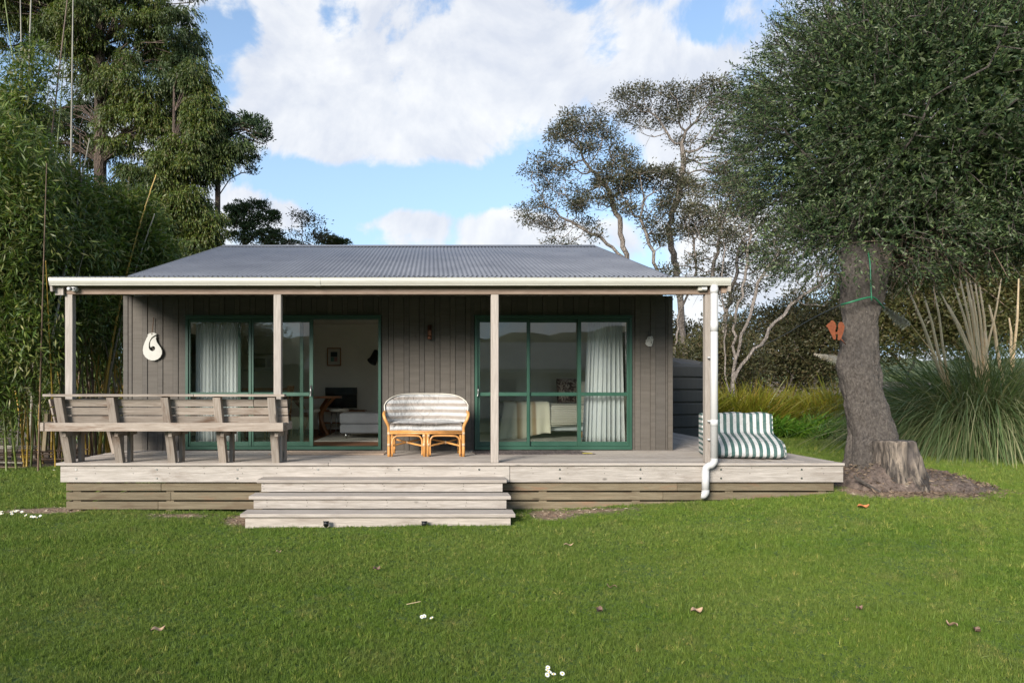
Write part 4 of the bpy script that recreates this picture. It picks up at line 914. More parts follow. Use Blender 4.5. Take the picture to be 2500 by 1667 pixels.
ot = P(1990, 1130, OY); oroot = Vector((ot.x, OY, gz(ot.x, OY))); olive = empty('olive_tree', oroot, 'big tree with a bowed grey trunk and dense dark green crown right of the deck', 'tree')
V, F = loft(rings, 110, .022, 3, 3., .014); link('trunk', mesh_py('trunk', [v - oroot for v in V], F, True), BARKO, olive, local=True)
ocen = np.array(P(2155, 275, OY + .2)); orad = np.array([2.34, 2.2, 2.42])
def oliveshape(n, inner=.55):
    d = rdir(n); lump = 1 + .13 * np.sin(d[:, 0] * 5 + 1) * np.cos(d[:, 2] * 4.3 + d[:, 1] * 3) + .08 * np.sin(d[:, 0] * 11 + d[:, 2] * 9 + d[:, 1] * 7)
    lump = np.where(d[:, 2] < -.35, lump * (.93 + .1 * (d[:, 2] + .35)), lump); lump = lump * (1 + .10 * np.clip(d[:, 0], -1, 0) * (d[:, 2] < .3) * (d[:, 2] > -.6) * -1 * 1)
    rr_ = rng.uniform(inner ** 3, 1, n) ** (1 / 3); return ocen + d * orad * (lump * rr_)[:, None], d, rr_
lim_a = [rings[-1][0]]; spn = [tuple(rings[-6][0] + Vector((-.15, 0, 0))), tuple(rings[-6][0] + Vector((.17, 0, 0)))]
for i, tgt in ((0, P(1960, 480, OY)), (1, P(2060, 470, OY))):
    s0 = np.array(spn[i]); 
    for t in (.25, .5, .75, 1.): spn.append(tuple(s0 * (1 - t) + np.array(tgt) * t))
spp = [-1, -1, 0, 2, 3, 4, 1, 6, 7, 8]
A, _, _ = oliveshape(900, .3); nodes, par = colonize(spn, spp, A, .22, 4., .35, 60, .2); r = np.minimum(radii(nodes, par, .008, 2.3), .17)
r[0] = r[1] = .2
v, f = skel_mesh(nodes, par, r, 8); link('limbs', mesh_np('limbs', v - np.array(oroot), f, True), BARKO, olive, local=True)
n = 17500; p, d, rr_ = oliveshape(n, .66); ne = 900; de = rdir(ne); pe = np.array(P(1985, 560, OY)) + de * np.array([1.25, 1.1, .42]); pe[:, 1] -= .1; p = np.concatenate([p, pe]); d = np.concatenate([d, nrm(de + np.array([0, -.3, -.3]))]); n += ne; 
dn = np.sin(p[:, 0] * 4.1 + p[:, 2] * 2.3) * np.sin(p[:, 1] * 3.7 + 1.3 * p[:, 2]) * np.cos(p[:, 2] * 4.6 - p[:, 0] * 1.7); kk = rng.uniform(size=n) < np.clip(.86 + dn * .75, .3, 1); p, d = p[kk], d[kk]; n = len(p)
td = nrm(d * 1.2 + rdir(n, .6) * .6); TL = rng.uniform(.2, .44, n)
# droopy fringe at the bottom
tv = blades(p, td, TL, .011, .06, 2); lst = []
K = 15
for s in range(K):
    t = (s + .6) / K; b = p + td * (TL * t)[:, None] - np.array([0, 0, 1.]) * (.06 * TL * t ** 2.2)[:, None]
    ld = nrm(td * .75 + nrm(np.cross(td, rng.normal(size=(n, 3)))) * .8); lst.append(leaves(b, ld, rng.uniform(.04, .072, n), rng.uniform(.013, .021, n), .12))
ni_ = 34000; di = rdir(ni_); pi_ = ocen + di * orad * (rng.uniform(.15, 1, (ni_, 1)) ** .5) * .86; lst.append(leaves(pi_, rdir(ni_), rng.uniform(.09, .17, ni_), rng.uniform(.035, .06, ni_)))
v, f = jq(lst); link('crown', mesh_np('crown', v - np.array(oroot), f), LOLI, olive, local=True)
x_ = link('twigs', mesh_np('twigs', tv[0] - np.array(oroot), tv[1]), BARKO, olive, local=True); x_['kind'] = 'stuff'
# tangle of dead twigs below the crown
nt = 900; b = np.array(P(2110, 590, OY)) + rng.normal(size=(nt, 3)) * np.array([.45, .4, .16]); tv = blades(b, nrm(rdir(nt, -.1) + np.array([.35, 0, .1])), rng.uniform(.2, .6, nt), .009, .15, 3)
x_ = link('dead_twigs', mesh_np('dead_twigs', tv[0] - np.array(oroot), tv[1]), barkmat('dead_twig', (.16, .11, .08), (.24, .17, .12), (.09, .06, .04)), olive, local=True); x_['kind'] = 'stuff'
# root mound
mr_ = []
for (x, y, rx, ry, h) in ((6.05, 9.15, .62, .5, .26), (6.6, 9.1, .75, .42, .20), (7.0, 9.2, .62, .35, .10), (5.75, 8.95, .3, .3, .16)):
    mr_.append((x, y, rx, ry, h))
gxx = np.linspace(5.2, 8.0, 90); gyy = np.linspace(8.4, 9.9, 60); X, Y_ = np.meshgrid(gxx, gyy); Z = np.full(X.shape, 0.)
for (x, y, rx, ry, h) in mr_: Z = np.maximum(Z, h * np.clip(1 - ((X - x) / rx) ** 2 - ((Y_ - y) / ry) ** 2, 0, 1) ** .6)
Z = Z * (1 + (vnoise(X, Y_, 7, 1) - .5) * .5 + (vnoise(X, Y_, 19, 2) - .5) * .35) + (vnoise(X, Y_, 30, 2) - .5) * .02 * (Z > .01)
vv = np.stack([X.ravel() - oroot.x, Y_.ravel() - oroot.y, (G(X, Y_) + Z - .012).ravel() - oroot.z], 1); q = (np.arange(59)[:, None] * 90 + np.arange(89)[None]).ravel()
rm_ = M_('root_soil'); v_ = rm_.coord('World', (1, 1, 1), False); rm_.col(rm_.mix(rm_.mr(rm_.noise(v_, 14, 8, .7), .35, .65), (.07, .05, .04), (.22, .165, .13))).rough(.95).bump(rm_.noise(v_, 30, 6, .7), .04)
link('root_mound', mesh_np('root_mound', vv, np.stack([q, q + 1, q + 91, q + 90], 1), True), rm_.m, olive, local=True)
nl_ = 2600; xx_ = rng.uniform(5.5, 7.9, nl_); yy_ = rng.uniform(8.45, 9.8, nl_); zz_ = np.zeros(nl_)
for (x, y, rx, ry, h) in mr_: zz_ = np.maximum(zz_, h * np.clip(1 - ((xx_ - x) / rx) ** 2 - ((yy_ - y) / ry) ** 2, 0, 1) ** .6)
kk = (zz_ > .01) | (bare_np(xx_, yy_) > .3); xx_, yy_, zz_ = xx_[kk], yy_[kk], zz_[kk]; nl_ = len(xx_); dd_ = rdir(nl_); dd_[:, 2] *= .35
cv = leaves(np.stack([xx_, yy_, G(xx_, yy_) + zz_ + .012], 1) - np.array(oroot), nrm(dd_), rng.uniform(.02, .09, nl_), rng.uniform(.008, .022, nl_)); link('bark_litter', mesh_np('bark_litter', *cv), leafmat('litter', [(.07, .045, .03), (.16, .11, .075), (.30, .22, .15), (.10, .09, .05)], .9, .05, 3.), olive, local=True)['kind'] = 'stuff'
# sawn stump
SY = 8.98; sroot = Vector((P(2060, 1100, SY).x, SY, gz(P(2060, 1100, SY).x, SY)))
spec = [(1140, 2000, 2160, .22), (1122, 2008, 2138, .2), (1100, 2014, 2120, .17), (1070, 2018, 2106, .13), (1040, 2019, 2100, .09), (1014, 2018, 2097, .06), (1011, 2022, 2094, .05)]
rings = []
for (py, xa, xb, lb) in interp_rings(spec, 34):
    c = P((xa + xb) / 2, py, SY); w = (xb - xa) / 2 / 1568.3 * SY; rings.append((c, w, w * .9, lb))
V, F = loft(rings, 72, .05, 9, 1.2)
sm_ = M_('sawn_stump_wood'); v_ = sm_.coord('World', (1, 1, .12), False); n_ = sm_.noise(v_, 11, 8, .7, .4)
c = sm_.mix(sm_.mr(n_, .44, .62), (.035, .028, .023), (.31, .25, .19)); sm_.col(sm_.mix(sm_.mr(sm_.noise(sm_.coord('World', (1, 1, .5), False), 3.2, 4), .45, .65), c, (.085, .07, .06))).rough(.85).bump(n_, .05)
st = link('tree_stump', mesh_py('tree_stump', [v - sroot for v in V], F, True), sm_.m, None, sroot); tag(st, 'split grey sawn tree stump leaning against the foot of the big tree', 'stump')
V, F = tube_vf(smoothpath([P(1962, 1095, 8.75), P(1990, 1112, 8.7), P(2028, 1134, 8.65), P(2062, 1150, 8.6)], 4), [.02] * 13, 6); c0 = V[0]; tag(link('surface_root', mesh_py('surface_root', [v - c0 for v in V], F, True), BARKO, None, c0), 'dark thin root lying on the bare earth before the stump', 'root')

# --- shrubs, planted border, pampas on the right
LSHR = leafmat('brown_green_shrub_leaf', [(.045, .052, .02), (.075, .078, .03), (.11, .10, .04), (.13, .09, .045)], .55, .15, .4)
LSH2 = leafmat('olive_shrub_leaf', [(.06, .072, .02), (.10, .105, .03), (.14, .13, .04), (.16, .11, .045)], .5, .18, .4)
def shrub(label, px, Y, blobs, nl, mat, L=.13, group='shrubs beyond the planted border', nA=260):
    root = P(px, 900, Y); root = Vector((root.x, Y, gz(root.x, Y) - .05)); o = np.array(root)
    A = blobs_pts(blobs, Y, nA, 1.0); nodes, par = colonize([tuple(root), tuple(root + Vector((.1, 0, .5)))], [-1, 0], A, .3, 6., .5, 60, .3); r = np.minimum(radii(nodes, par, .012, 2.2), .11)
    C = blobs_pts(blobs, Y, nl // 30, 1.0, .2); n = nl; b = C[rng.integers(0, len(C), n)]; g_ = rng.normal(size=(n, 3)) * .17; cv = leaves(b + g_, nrm(g_ / .17 + rdir(n, .4)), rng.uniform(.6, 1.2, n) * L, rng.uniform(.5, 1, n) * L * .5)
    return tree('shrub', root, label, 'shrub', nodes, par, r, BARKG, cv, mat, group, 5)
shrub('dark twiggy shrub between the pale tree base and the trunk, behind the strap leaf border', 1790, 24, [(1760, 790, 60, 60), (1820, 800, 60, 60), (1800, 730, 50, 35), (1860, 740, 50, 50), (1760, 860, 70, 40), (1850, 860, 60, 40)], 17000, LSHR)
shrub('dark rounded shrub directly left of the big trunk', 1900, 22.5, [(1900, 750, 60, 60), (1880, 800, 60, 60), (1940, 700, 40, 30), (1920, 850, 70, 40), (1850, 780, 50, 50)], 15000, LSHR)
shrub('olive brown shrub seen just right of the big trunk above the pampas leaves', 2080, 21, [(2070, 700, 60, 60), (2120, 760, 70, 50), (2050, 780, 60, 60), (2150, 690, 60, 60), (2060, 640, 50, 50)], 17000, LSH2)
shrub('tall olive brown shrub behind the dry pampas stems', 2230, 20, [(2200, 640, 70, 50), (2260, 690, 80, 60), (2180, 720, 60, 60), (2300, 630, 60, 50), (2240, 770, 80, 50)], 20000, LSH2)
shrub('yellowish green shrub at the right edge behind the pampas grass', 2350, 19, [(2340, 640, 60, 60), (2380, 720, 70, 70), (2310, 740, 60, 60), (2420, 640, 60, 80), (2340, 580, 40, 30)], 17000, LSH2)
shrub('low grey green shrub beside the water tank and the pale tree base', 1690, 21.5, [(1670, 850, 40, 40), (1640, 800, 40, 40), (1710, 830, 40, 40), (1600, 830, 60, 50), (1700, 890, 50, 30)], 9000, LSHR)
shrub('distant grey green shrub filling the gap behind the water tank', 1590, 34, [(1580, 800, 60, 50), (1540, 780, 60, 50), (1640, 780, 60, 50), (1490, 800, 60, 50)], 9000, LSHR, .2)
shrub('distant dark shrub low on the skyline behind the pale tree', 1760, 36, [(1750, 760, 80, 50), (1850, 740, 80, 50), (1690, 780, 70, 50), (1960, 740, 90, 60), (2080, 730, 90, 60)], 14000, LSHR, .2)
# planted border: straps in front, yellow plumes behind
def border(n, ylo, yhi, h, label, cols, name, w, bend, top=False, x0=5.6, x1=12.6, front=None):
    x = rng.uniform(x0, x1, n); y = rng.uniform(ylo, yhi, n); fr = (13.4 + (11.0 - x) / .28) if front is None else 0
    # keep to the planted side of the lawn edge
    k = (mulch_np(x, y) > .6); x, y = x[k], y[k]; n = len(x)
    cl = vnoise(x, y, 1.6, 4); ph = np.arctan2(vnoise(x, y, 3, 1) - .5, vnoise(x, y, 3, 7) - .5) 
    d = rng.normal(size=(n, 3)) * .45; d[:, 2] = 1.; d[:, 1] -= .12; d = nrm(d); L = h * (.55 + .75 * cl) * rng.uniform(.7, 1.15, n)
    v, f = blades(np.stack([x, y, G(x, y) - .02], 1), d, L, w * rng.uniform(.7, 1.2, n), bend * rng.uniform(.5, 1.5, n), 4)
    return tag(link(name, mesh_np(name, v, f), leafmat(name + '_leaf', cols, .4, .3, 1.2), None), label, name.replace('_', ' '), kind='stuff')
border(20000, 17.9, 20.6, .95, 'bed of bright green strap leaves along the far edge of the lawn', [(.08, .19, .02), (.13, .28, .03), (.20, .34, .04), (.27, .33, .06)], 'strap_leaf_bed', .045, .5, x0=5.2, x1=11.6)
border(15000, 19.6, 22.0, 1.75, 'taller yellow green feathery plants behind the strap leaf bed', [(.16, .19, .02), (.26, .26, .03), (.36, .31, .04), (.26, .16, .04)], 'yellow_green_bed', .026, .25, x0=5.2, x1=12.5)
# pampas
LPAM = leafmat('pampas_leaf', [(.085, .13, .045), (.13, .19, .07), (.20, .24, .10), (.40, .36, .20)], .45, .25, .9)
STRAW = plain('dry_pampas_stem', (.80, .58, .33), .6, var=.15, scale=5)
PLUME = plain('pampas_plume', (.86, .78, .64), .9)
def pampas(label, x, y, n, h, stems):
    root = Vector((x, y, gz(x, y))); o = np.array(root); t = empty('pampas_grass', root, label, 'pampas grass', 'pampas clumps at the right')
    a = rng.uniform(0, 2 * np.pi, n); rr_ = rng.uniform(0, .75, n) ** .7; b = np.stack([x + np.cos(a) * rr_, y + np.sin(a) * rr_ * .8, np.full(n, root.z)], 1)
    d = np.stack([np.cos(a) * (.08 + .5 * rr_) - .1, np.sin(a) * (.08 + .4 * rr_) - .12, np.full(n, 1.)], 1) + rng.normal(size=(n, 3)) * .22; v, f = blades(b, nrm(d), h * rng.uniform(.55, 1.3, n), rng.uniform(.008, .019, n), rng.uniform(.35, 1.45, n), 8)
    link('leaves', mesh_np('leaves', v - o, f), LPAM, t, local=True)['kind'] = 'stuff'
    for (pa, pb, w) in stems:
        link('dry_stem', mesh_py('dry_stem', *[([v - root for v in vf[0]], vf[1]) for vf in [tube_vf([P(*pa, y - .1) * 1.0 + (P(*pa, y - .1) - P(*pb, y - .1)).normalized() * 1.3 , P(*pa, y - .1), P((pa[0] + pb[0]) / 2 + 3, (pa[1] + pb[1]) / 2, y - .1), P(*pb, y - .1)], [w, w, w * .8, w * .45], 6)]][0], True), STRAW, t, local=True)
    return t
st1 = [((2150, 830), (2085, 660), .035), ((2155, 810), (2120, 670), .03), ((2165, 790), (2143, 655), .025), ((2230, 820), (2160, 670), .03), ((2235, 810), (2190, 650), .03), ((2238, 815), (2205, 640), .03), ((2245, 810), (2217, 630), .04), ((2250, 820), (2228, 640), .035), ((2258, 815), (2240, 650), .03), ((2266, 810), (2250, 655), .03), ((2240, 830), (2238, 740), .05), ((2290, 800), (2272, 700), .035), ((2262, 820), (2262, 760), .055), ((2226, 800), (2178, 700), .03), ((2272, 780), (2300, 640), .022)]
pampas('broad pampas clump with arching leaves just right of the big trunk', 11.75, 14.6, 8000, 3.5, st1)
pampas('pampas clump at the right edge with leaves bowing down to the lawn', 13.6, 15.0, 6500, 3.7, [((2328, 820), (2340, 640), .03), ((2322, 800), (2318, 730), .03)])
pampas('smaller pampas clump with leaves hanging behind the stump', 13.0, 16.8, 3500, 3.4, [])
def plume(label, a, b, Y, n=1500):
    a, b = P(*a, Y), P(*b, Y); t = empty('pampas_plume', a, label, 'plume', 'pale pampas plumes'); L = (b - a).length; ax = np.array((b - a).normalized()); 
    s = rng.uniform(0, 1, n); base = np.array(a) + ax * (s * L)[:, None]; d = nrm(ax * 1.0 + rng.normal(size=(n, 3)) * .28 + np.array([0, 0, -.3])); v, f = blades(base, d, .28 * L * (1 - .75 * s) * rng.uniform(.6, 1.2, n), .012, .35, 3)
    link('plume', mesh_np('plume', v - np.array(a), f), PLUME, t, local=True); V, F = tube_vf([a - (b - a) * .9 + Vector((0, 0, -.25)), a, b], [.008, .007, .003], 5); link('stem', mesh_py('stem', [v - a for v in V], F, True), STRAW, t, local=True)
plume('pale feathery plume leaning left from behind the big trunk near the rope', (2092, 745), (2026, 700), 11.2); plume('pale feathery plume poking out left of the trunk at mid height', (1935, 820), (1873, 812), 12.5)
# strap plant at the bottom right
n = 420; x, y = 12.15, 13.3; root = Vector((x, y, gz(x, y))); a = rng.uniform(0, 2 * np.pi, n); rr_ = rng.uniform(0, .6, n)
d = np.stack([np.cos(a) * .8, np.sin(a) * .8, np.full(n, .8)], 1) + rng.normal(size=(n, 3)) * .2; v, f = blades(np.stack([x + np.cos(a) * rr_, y + np.sin(a) * rr_, np.full(n, root.z)], 1), nrm(d), rng.uniform(.5, .9, n), rng.uniform(.03, .05, n), rng.uniform(.4, .9, n), 5)
tag(link('lily_plant', mesh_np('lily_plant', v - np.array(root), f), leafmat('lily_leaf', [(.02, .045, .012), (.04, .085, .018), (.07, .13, .025)], .35, .2, 1.2), None, root), 'dark glossy strap leaved plant at the bottom right corner of the border', 'plant')
# far hills, all round
def hills(name, label, r0, base, amp, seed, a0, a1, mat, n=260):
    th = np.linspace(a0, a1, n); V = []; prof = [(0, -6), (.25, .45), (.5, .8), (.75, 1.0), (1., .9)]
    for i, t in enumerate(th):
        h = base + amp * (float(vnoise(np.array([t * 6]), np.array([seed]), 1., seed)[0]) + .45 * float(vnoise(np.array([t * 19]), np.array([seed]), 1., seed + 1)[0]) + .06 * rng.uniform())
        for (s, k) in prof: rr_ = r0 * (1 + .5 * s); V.append((math.sin(t) * rr_, math.cos(t) * rr_, h * k + (rng.uniform(-.3, .3) * base * .12 if k > 0 else 0)))
    m_ = len(prof); F = [(i * m_ + j, (i + 1) * m_ + j, (i + 1) * m_ + j + 1, i * m_ + j + 1) for i in range(n - 1) for j in range(m_ - 1)]
    return tag(link(name, mesh_py(name, V, F, False), mat), label, kind='structure')
hm = M_('wooded_hill'); v_ = hm.coord('World', (1, 1, 1), False); hm.col(hm.mix(hm.mr(hm.noise(v_, .12, 8, .7), .35, .65), (.05, .062, .028), (.13, .135, .06))).rough(.95).bump(hm.noise(v_, .5, 6, .7), 1.)
hills('hills', 'low wooded hills far behind the viewer', 150, 11, 9, 3, R(95), R(265), hm.m)
hm2 = M_('far_pasture'); v_ = hm2.coord('World', (1, 1, 1), False); hm2.col(hm2.mix(hm2.mr(hm2.noise(v_, .05, 6, .7), .4, .6), (.05, .07, .035), (.12, .14, .04))).rough(.95)
hills('hills', 'far low hills behind the tank and trees', 300, 12, 8, 8, R(-85), R(85), hm2.m)
# ------------------------------------------------------------------ bench on the deck corner
bench = empty('deck_bench', (-3, 8.6, DECKZ), 'built-in weathered bench with slatted leaning back round the left corner of the deck', 'bench')
Z0 = DECKZ + .002
ux = [(P(165, 1060, 8.68).x), P(281, 1060, 8.68).x, P(401, 1060, 8.68).x, P(517, 1060, 8.68).x, P(638, 1060, 8.68).x]
bt, bb_ = DECKZ + .835, DECKZ + .44
for i, x in enumerate(ux):
    bar('support', (x - .012, 8.66, Z0), (x - .012, 8.40, bt), .095, .08, BENCH, bench, up=(0, -1, .3))
    if i in (0, 4): bar('leg', (x + .06, 8.80, Z0), (x + .06, 8.80, bb_ - .01), .045, .09, BENCH, bench, up=(0, 1, 0))
    else: bar('leg', (x + .065, 8.76, Z0), (x + .065, 8.76, bb_ - .01), .045, .09, BENCH, bench, up=(0, 1, 0))
    bar('seat_bearer', (x + .04, 8.42, bb_ - .05), (x + .04, 8.98, bb_ - .05), .045, .09, BENCH, bench, up=(0, 0, 1))
XA = P(117, 970, 8.36).x; XB = P(650, 970, 8.36).x
yb = lambda z: 8.68 - (z - Z0) * .26 / .835
for k, (a, b) in enumerate(((1.16 + .0, 1.255), (1.27, 1.355), (1.37, 1.452))):
    z = (a + b) / 2 - .0; z = DECKZ + (.505 + .105 * k + .045); y = yb(z) + .036
    cut = (-2.6, -3.2, -2.2)[k]
    for (x0, x1) in ((XA + .08, cut - .003), (cut + .003, XB + .03)):
        bar('back_slat', (x0, y, z), (x1, y, z), .092, .022, BENCH, bench, up=(0, -1, -.31))
bx('top_cap', XA, -2.905, 8.345, 8.46, bt + .004, bt + .034, BENCH, bench, 'x'); bx('top_cap', -2.90, XB + .02, 8.345, 8.46, bt + .004, bt + .034, BENCH, bench, 'x')
zr = EYE - (980.5 - 893.8) / 1568.3 * 8.33
bx('outer_rail', P(104, 980, 8.33).x, P(651, 980, 8.33).x, 8.31, 8.355, zr - .052, zr + .052, BENCH, bench, 'x')
bx('end_rail', P(651, 980, 8.33).x - .045, P(651, 980, 8.33).x, 8.357, 8.86, zr - .05, zr + .05, BENCH, bench, 'y')
for k in range(4):
    y = 8.53 + k * .105; bx('seat_board', -4.6, P(651, 980, 8.33).x - .05, y, y + .098, bb_ + .012, bb_ + .04, BENCH, bench, 'x')
# return along the left edge
for yl in (9.85,):
    bar('support', (-4.56, yl, Z0), (-4.76, yl, bt), .045, .09, BENCH, bench, up=(0, 1, 0)); bar('leg', (-4.49, yl + .05, Z0), (-4.49, yl + .05, bb_), .045, .09, BENCH, bench, up=(0, 1, 0))
    bar('seat_bearer', (-4.74, yl + .05, bb_ - .05), (-4.30, yl + .05, bb_ - .05), .045, .09, BENCH, bench, up=(0, 0, 1))
for k in range(3):
    z = DECKZ + (.505 + .105 * k + .045); x = -4.57 - (z - Z0) * .2 / .835 + .036
    bar('back_slat', (x, 8.45, z), (x, 10.0, z), .092, .022, BENCH, bench, up=(-1, 0, -.24))
bx('top_cap', -4.82, -4.71, 8.465, 10.02, bt + .004, bt + .034, BENCH, bench, 'y')
bx('outer_rail', -4.79, -4.745, 8.36, 10.02, zr - .052, zr + .052, BENCH, bench, 'y')
for k in range(4): x = -4.64 + k * .105; bx('seat_board', x, x + .098, 8.96, 10.02, bb_ + .012, bb_ + .04, BENCH, bench, 'y')

# ------------------------------------------------------------------ cane loveseat with striped cushions
LX, LY = (1040.5 - 1052) / 177., 9.42
def stripemat(name, a, b, axis, freq, phase=0, duty=0):
    m = M_(name); tc = m.n('ShaderNodeTexCoord'); sp = m.n('ShaderNodeSeparateXYZ'); m.l(tc.outputs['Object'], sp.inputs[0])
    n = m.noise(tc.outputs['Object'], 5, 3); w = m.math('SINE', m.math('ADD', m.math('ADD', m.math('MULTIPLY', sp.outputs[axis], 2 * math.pi * freq), phase), m.math('MULTIPLY', n, .5)))
    c = m.mix(m.mr(w, duty - .06, duty + .06), a, b); m.col(m.mix(m.mr(m.noise(tc.outputs['Object'], 7, 4), .35, .65, 0, .18), c, tuple(x * .7 for x in a))).rough(.92)
    f = m.noise(tc.outputs['Object'], 9, 5, .6, 1.2); fi = m.noise(tc.outputs['Object'], 260, 2); m.bump(m.math('ADD', m.math('MULTIPLY', f, 3.), m.math('MULTIPLY', fi, .25)), .012); return m.m
BEIGE = stripemat('beige_white_stripe', (.47, .465, .45), (.30, .255, .215), 2, 11.3, 1.2)
ls = empty('cane_loveseat', (LX, LY, DECKZ), 'honey coloured cane loveseat with beige and white striped cushion against the wall', 'loveseat')
def lt(name, pts, r=.018, mat=CANE, sm=5): return tube(name, smoothpath([Vector(p) for p in pts], sm) if sm else pts, r, mat, ls, 10, local=True)
def lbind(p, r=.0225, ax='z', h=.04):
    p = Vector(p); d = {'x': Vector((1, 0, 0)), 'y': Vector((0, 1, 0)), 'z': Vector((0, 0, 1))}[ax] * h / 2; tube('cane_binding', [p - d, p + d], r, BIND, ls, 10, local=True)
for s in (-1, 1):
    lt('front_leg', [(s * .515, 0, 0), (s * .515, 0, .33), (s * .52, -.005, .42), (s * .565, -.02, .52), (s * .585, .02, .585), (s * .575, .16, .615), (s * .54, .36, .62), (s * .50, .5, .63)], .0215)
    lt('front_leg', [(s * .475, .02, 0), (s * .475, .02, .3)], .0165, sm=0)
    lt('rear_leg', [(s * .47, .52, 0), (s * .48, .5, .32), (s * .49, .56, .7)], .02)
    lt('side_brace', [(s * .50, .02, .04), (s * .49, .1, .25), (s * .47, .25, .285), (s * .46, .4, .25), (s * .46, .5, .05)], .013)
    lbind((s * .515, 0, .165)); lbind((s * .515, 0, .32)); lbind((s * .03, 0, .165)); lbind((s * .03, 0, .29))
    lt('centre_leg', [(s * .024, 0, 0), (s * .024, 0, .33)], .021, sm=0)
    lt('arch', [(s * .056, .0, .02), (s * .056, 0, .2), (s * .075, 0, .262), (s * .13, 0, .288), (s * .36, 0, .288), (s * .425, 0, .275), (s * .462, 0, .22), (s * .466, 0, .02)], .0125, sm=5)
    lt('stretcher', [(s * .05, .0, .15), (s * .27, .22, .18), (s * .46, .5, .21)], .0135); lt('stretcher', [(s * .47, .0, .15), (s * .27, .23, .182), (s * .05, .5, .21)], .0135); lbind((s * .27, .225, .18), .02, 'y', .05)
    lt('rear_centre_leg', [(s * .02, .52, 0), (s * .02, .5, .33)], .017, sm=0)
for (z, y) in ((.325, 0.), (.355, .0), (.33, .5)): lt('seat_rail', [(-.5, y, z), (.5, y, z)], .0165, sm=0)
for s in (-1, 1): lt('seat_rail', [(s * .5, 0, .34), (s * .48, .5, .34)], .0165, sm=0)
for k in range(9): lt('seat_slat', [(-.44 + .11 * k, 0, .345), (-.44 + .11 * k, .5, .345)], .009, sm=0)
0 and lt('back_frame', [(-.49, .54, .62), (-.46, .6, .78), (-.3, .62, .85), (0, .62, .86), (.3, .62, .85), (.46, .6, .78), (.49, .54, .62)], .018)
def cushion(name, fn, nu, nv, mat, parent, th, e0=.16):
    """closed puffy cushion: fn(u,v)-> (pos, normal) with u,v in 0..1"""
    V = []; 
    for side in (1, -1):
        for j in range(nv + 1):
            for i in range(nu + 1):
                u, v = i / nu, j / nv; p, nn = fn(u, v); edge = min(1, (4 * u * (1 - u)) ** .5 * 1.25) * min(1, (4 * v * (1 - v)) ** .5 * 1.25)
                w = 1 + .10 * math.sin(17 * u + 5 * v) * math.sin(9 * v + 3 * u) + .06 * math.sin(31 * u * v + 2 * u)
                V.append(p + nn * side * th * (e0 + (1 - e0) * edge) * w)
    F = []; m_ = (nu + 1) * (nv + 1)
    for j in range(nv):
        for i in range(nu):
            a = j * (nu + 1) + i; F.append((a, a + 1, a + nu + 2, a + nu + 1)); F.append((a + m_, a + nu + 1 + m_, a + nu + 2 + m_, a + 1 + m_))
    B = [j * (nu + 1) for j in range(nv + 1)]; C = [j * (nu + 1) + nu for j in range(nv + 1)]; D = list(range(nu + 1)); E_ = [nv * (nu + 1) + i for i in range(nu + 1)]
    for L_, fl in ((B, 0), (C, 1), (D, 1), (E_, 0)):
        for a, b in zip(L_[:-1], L_[1:]): F.append((a, b, b + m_, a + m_) if fl else (b, a, a + m_, b + m_))
    return link(name, mesh_py(name, V, F, True), mat, parent, local=True)
def seatfn(u, v):
    x = (u - .5) * 1.0; y = -.015 + .56 * v; z = .415 + .008 * math.sin(3 * math.pi * u) - .012 * (1 - v); return Vector((x, y, z)), Vector((0, 0, 1))
cushion('seat_cushion', seatfn, 40, 20, BEIGE, ls, .072, .6)
def backfn(u, v):
    s = (u - .5) * 2; arch = max(0, 1 - abs(s) ** 5) ** .6; top = .69 + .165 * arch; z = .47 + (top - .47) * v
    wr = abs(s) ** 2.6; x = .55 * s * (1 + .06 * v * (1 - arch) + .02) ; y = .40 + .13 * v - .33 * wr + .0; nn = Vector((-.75 * s * abs(s), -1, .25)).normalized(); return Vector((x, y, z)), nn
cushion('back_cushion', backfn, 60, 24, BEIGE, ls, .065)
# piping round the back cushion
pp_ = [backfn(.002, v)[0] + Vector((0, -.03, 0)) for v in np.linspace(0, 1, 6)] + [backfn(u, 1)[0] + Vector((0, -.035, .01)) for u in np.linspace(.02, .98, 30)] + [backfn(.998, v)[0] + Vector((0, -.03, 0)) for v in np.linspace(1, 0, 6)]
tube('piping', pp_, .007, CREAMF, ls, 6, local=True)

# ------------------------------------------------------------------ striped fold-out lounger on the deck
GS = stripemat('green_white_stripe', (.50, .495, .475), (.03, .09, .077), 0, 1 / .086, .4)
fu = empty('striped_lounger', (4.28, 9.50, DECKZ), 'green and white striped folded foam lounger on the right end of the deck', 'lounger', rz=R(-13))
prof = smoothpath([Vector((0, -.40, .015)), Vector((0, -.475, .05)), Vector((0, -.485, .12)), Vector((0, -.43, .20)), Vector((0, -.28, .265)), Vector((0, -.1, .31)), Vector((0, .02, .335)), Vector((0, .07, .36)), Vector((0, .09, .42)), Vector((0, .11, .60)), Vector((0, .14, .635)), Vector((0, .25, .645)), Vector((0, .36, .63)), Vector((0, .40, .58)), Vector((0, .40, .1)), Vector((0, .38, .015)), Vector((0, 0, .01)), Vector((0, -.40, .015))], 4)[:-1]
V = []; nx_ = 26; n = len(prof); W2 = .45
for q in prof: q.z *= .93
for i in range(nx_ + 1):
    x = (i / nx_ - .5) * 2 * W2; e = 1 - .05 * (abs(x) / W2) ** 12
    for p in prof:
        c = Vector((0, .0, .3)) if p.y > .05 and p.z > .3 else Vector((0, 0, .14)); q = c + (p - c) * e; q.z = max(.005, q.z + .008 * math.sin(x * 19 + p.y * 7) * (p.z > .1)); V.append(Vector((x * (1.06 if p.y < 0 and p.z < .25 else 1.), q.y, q.z)))
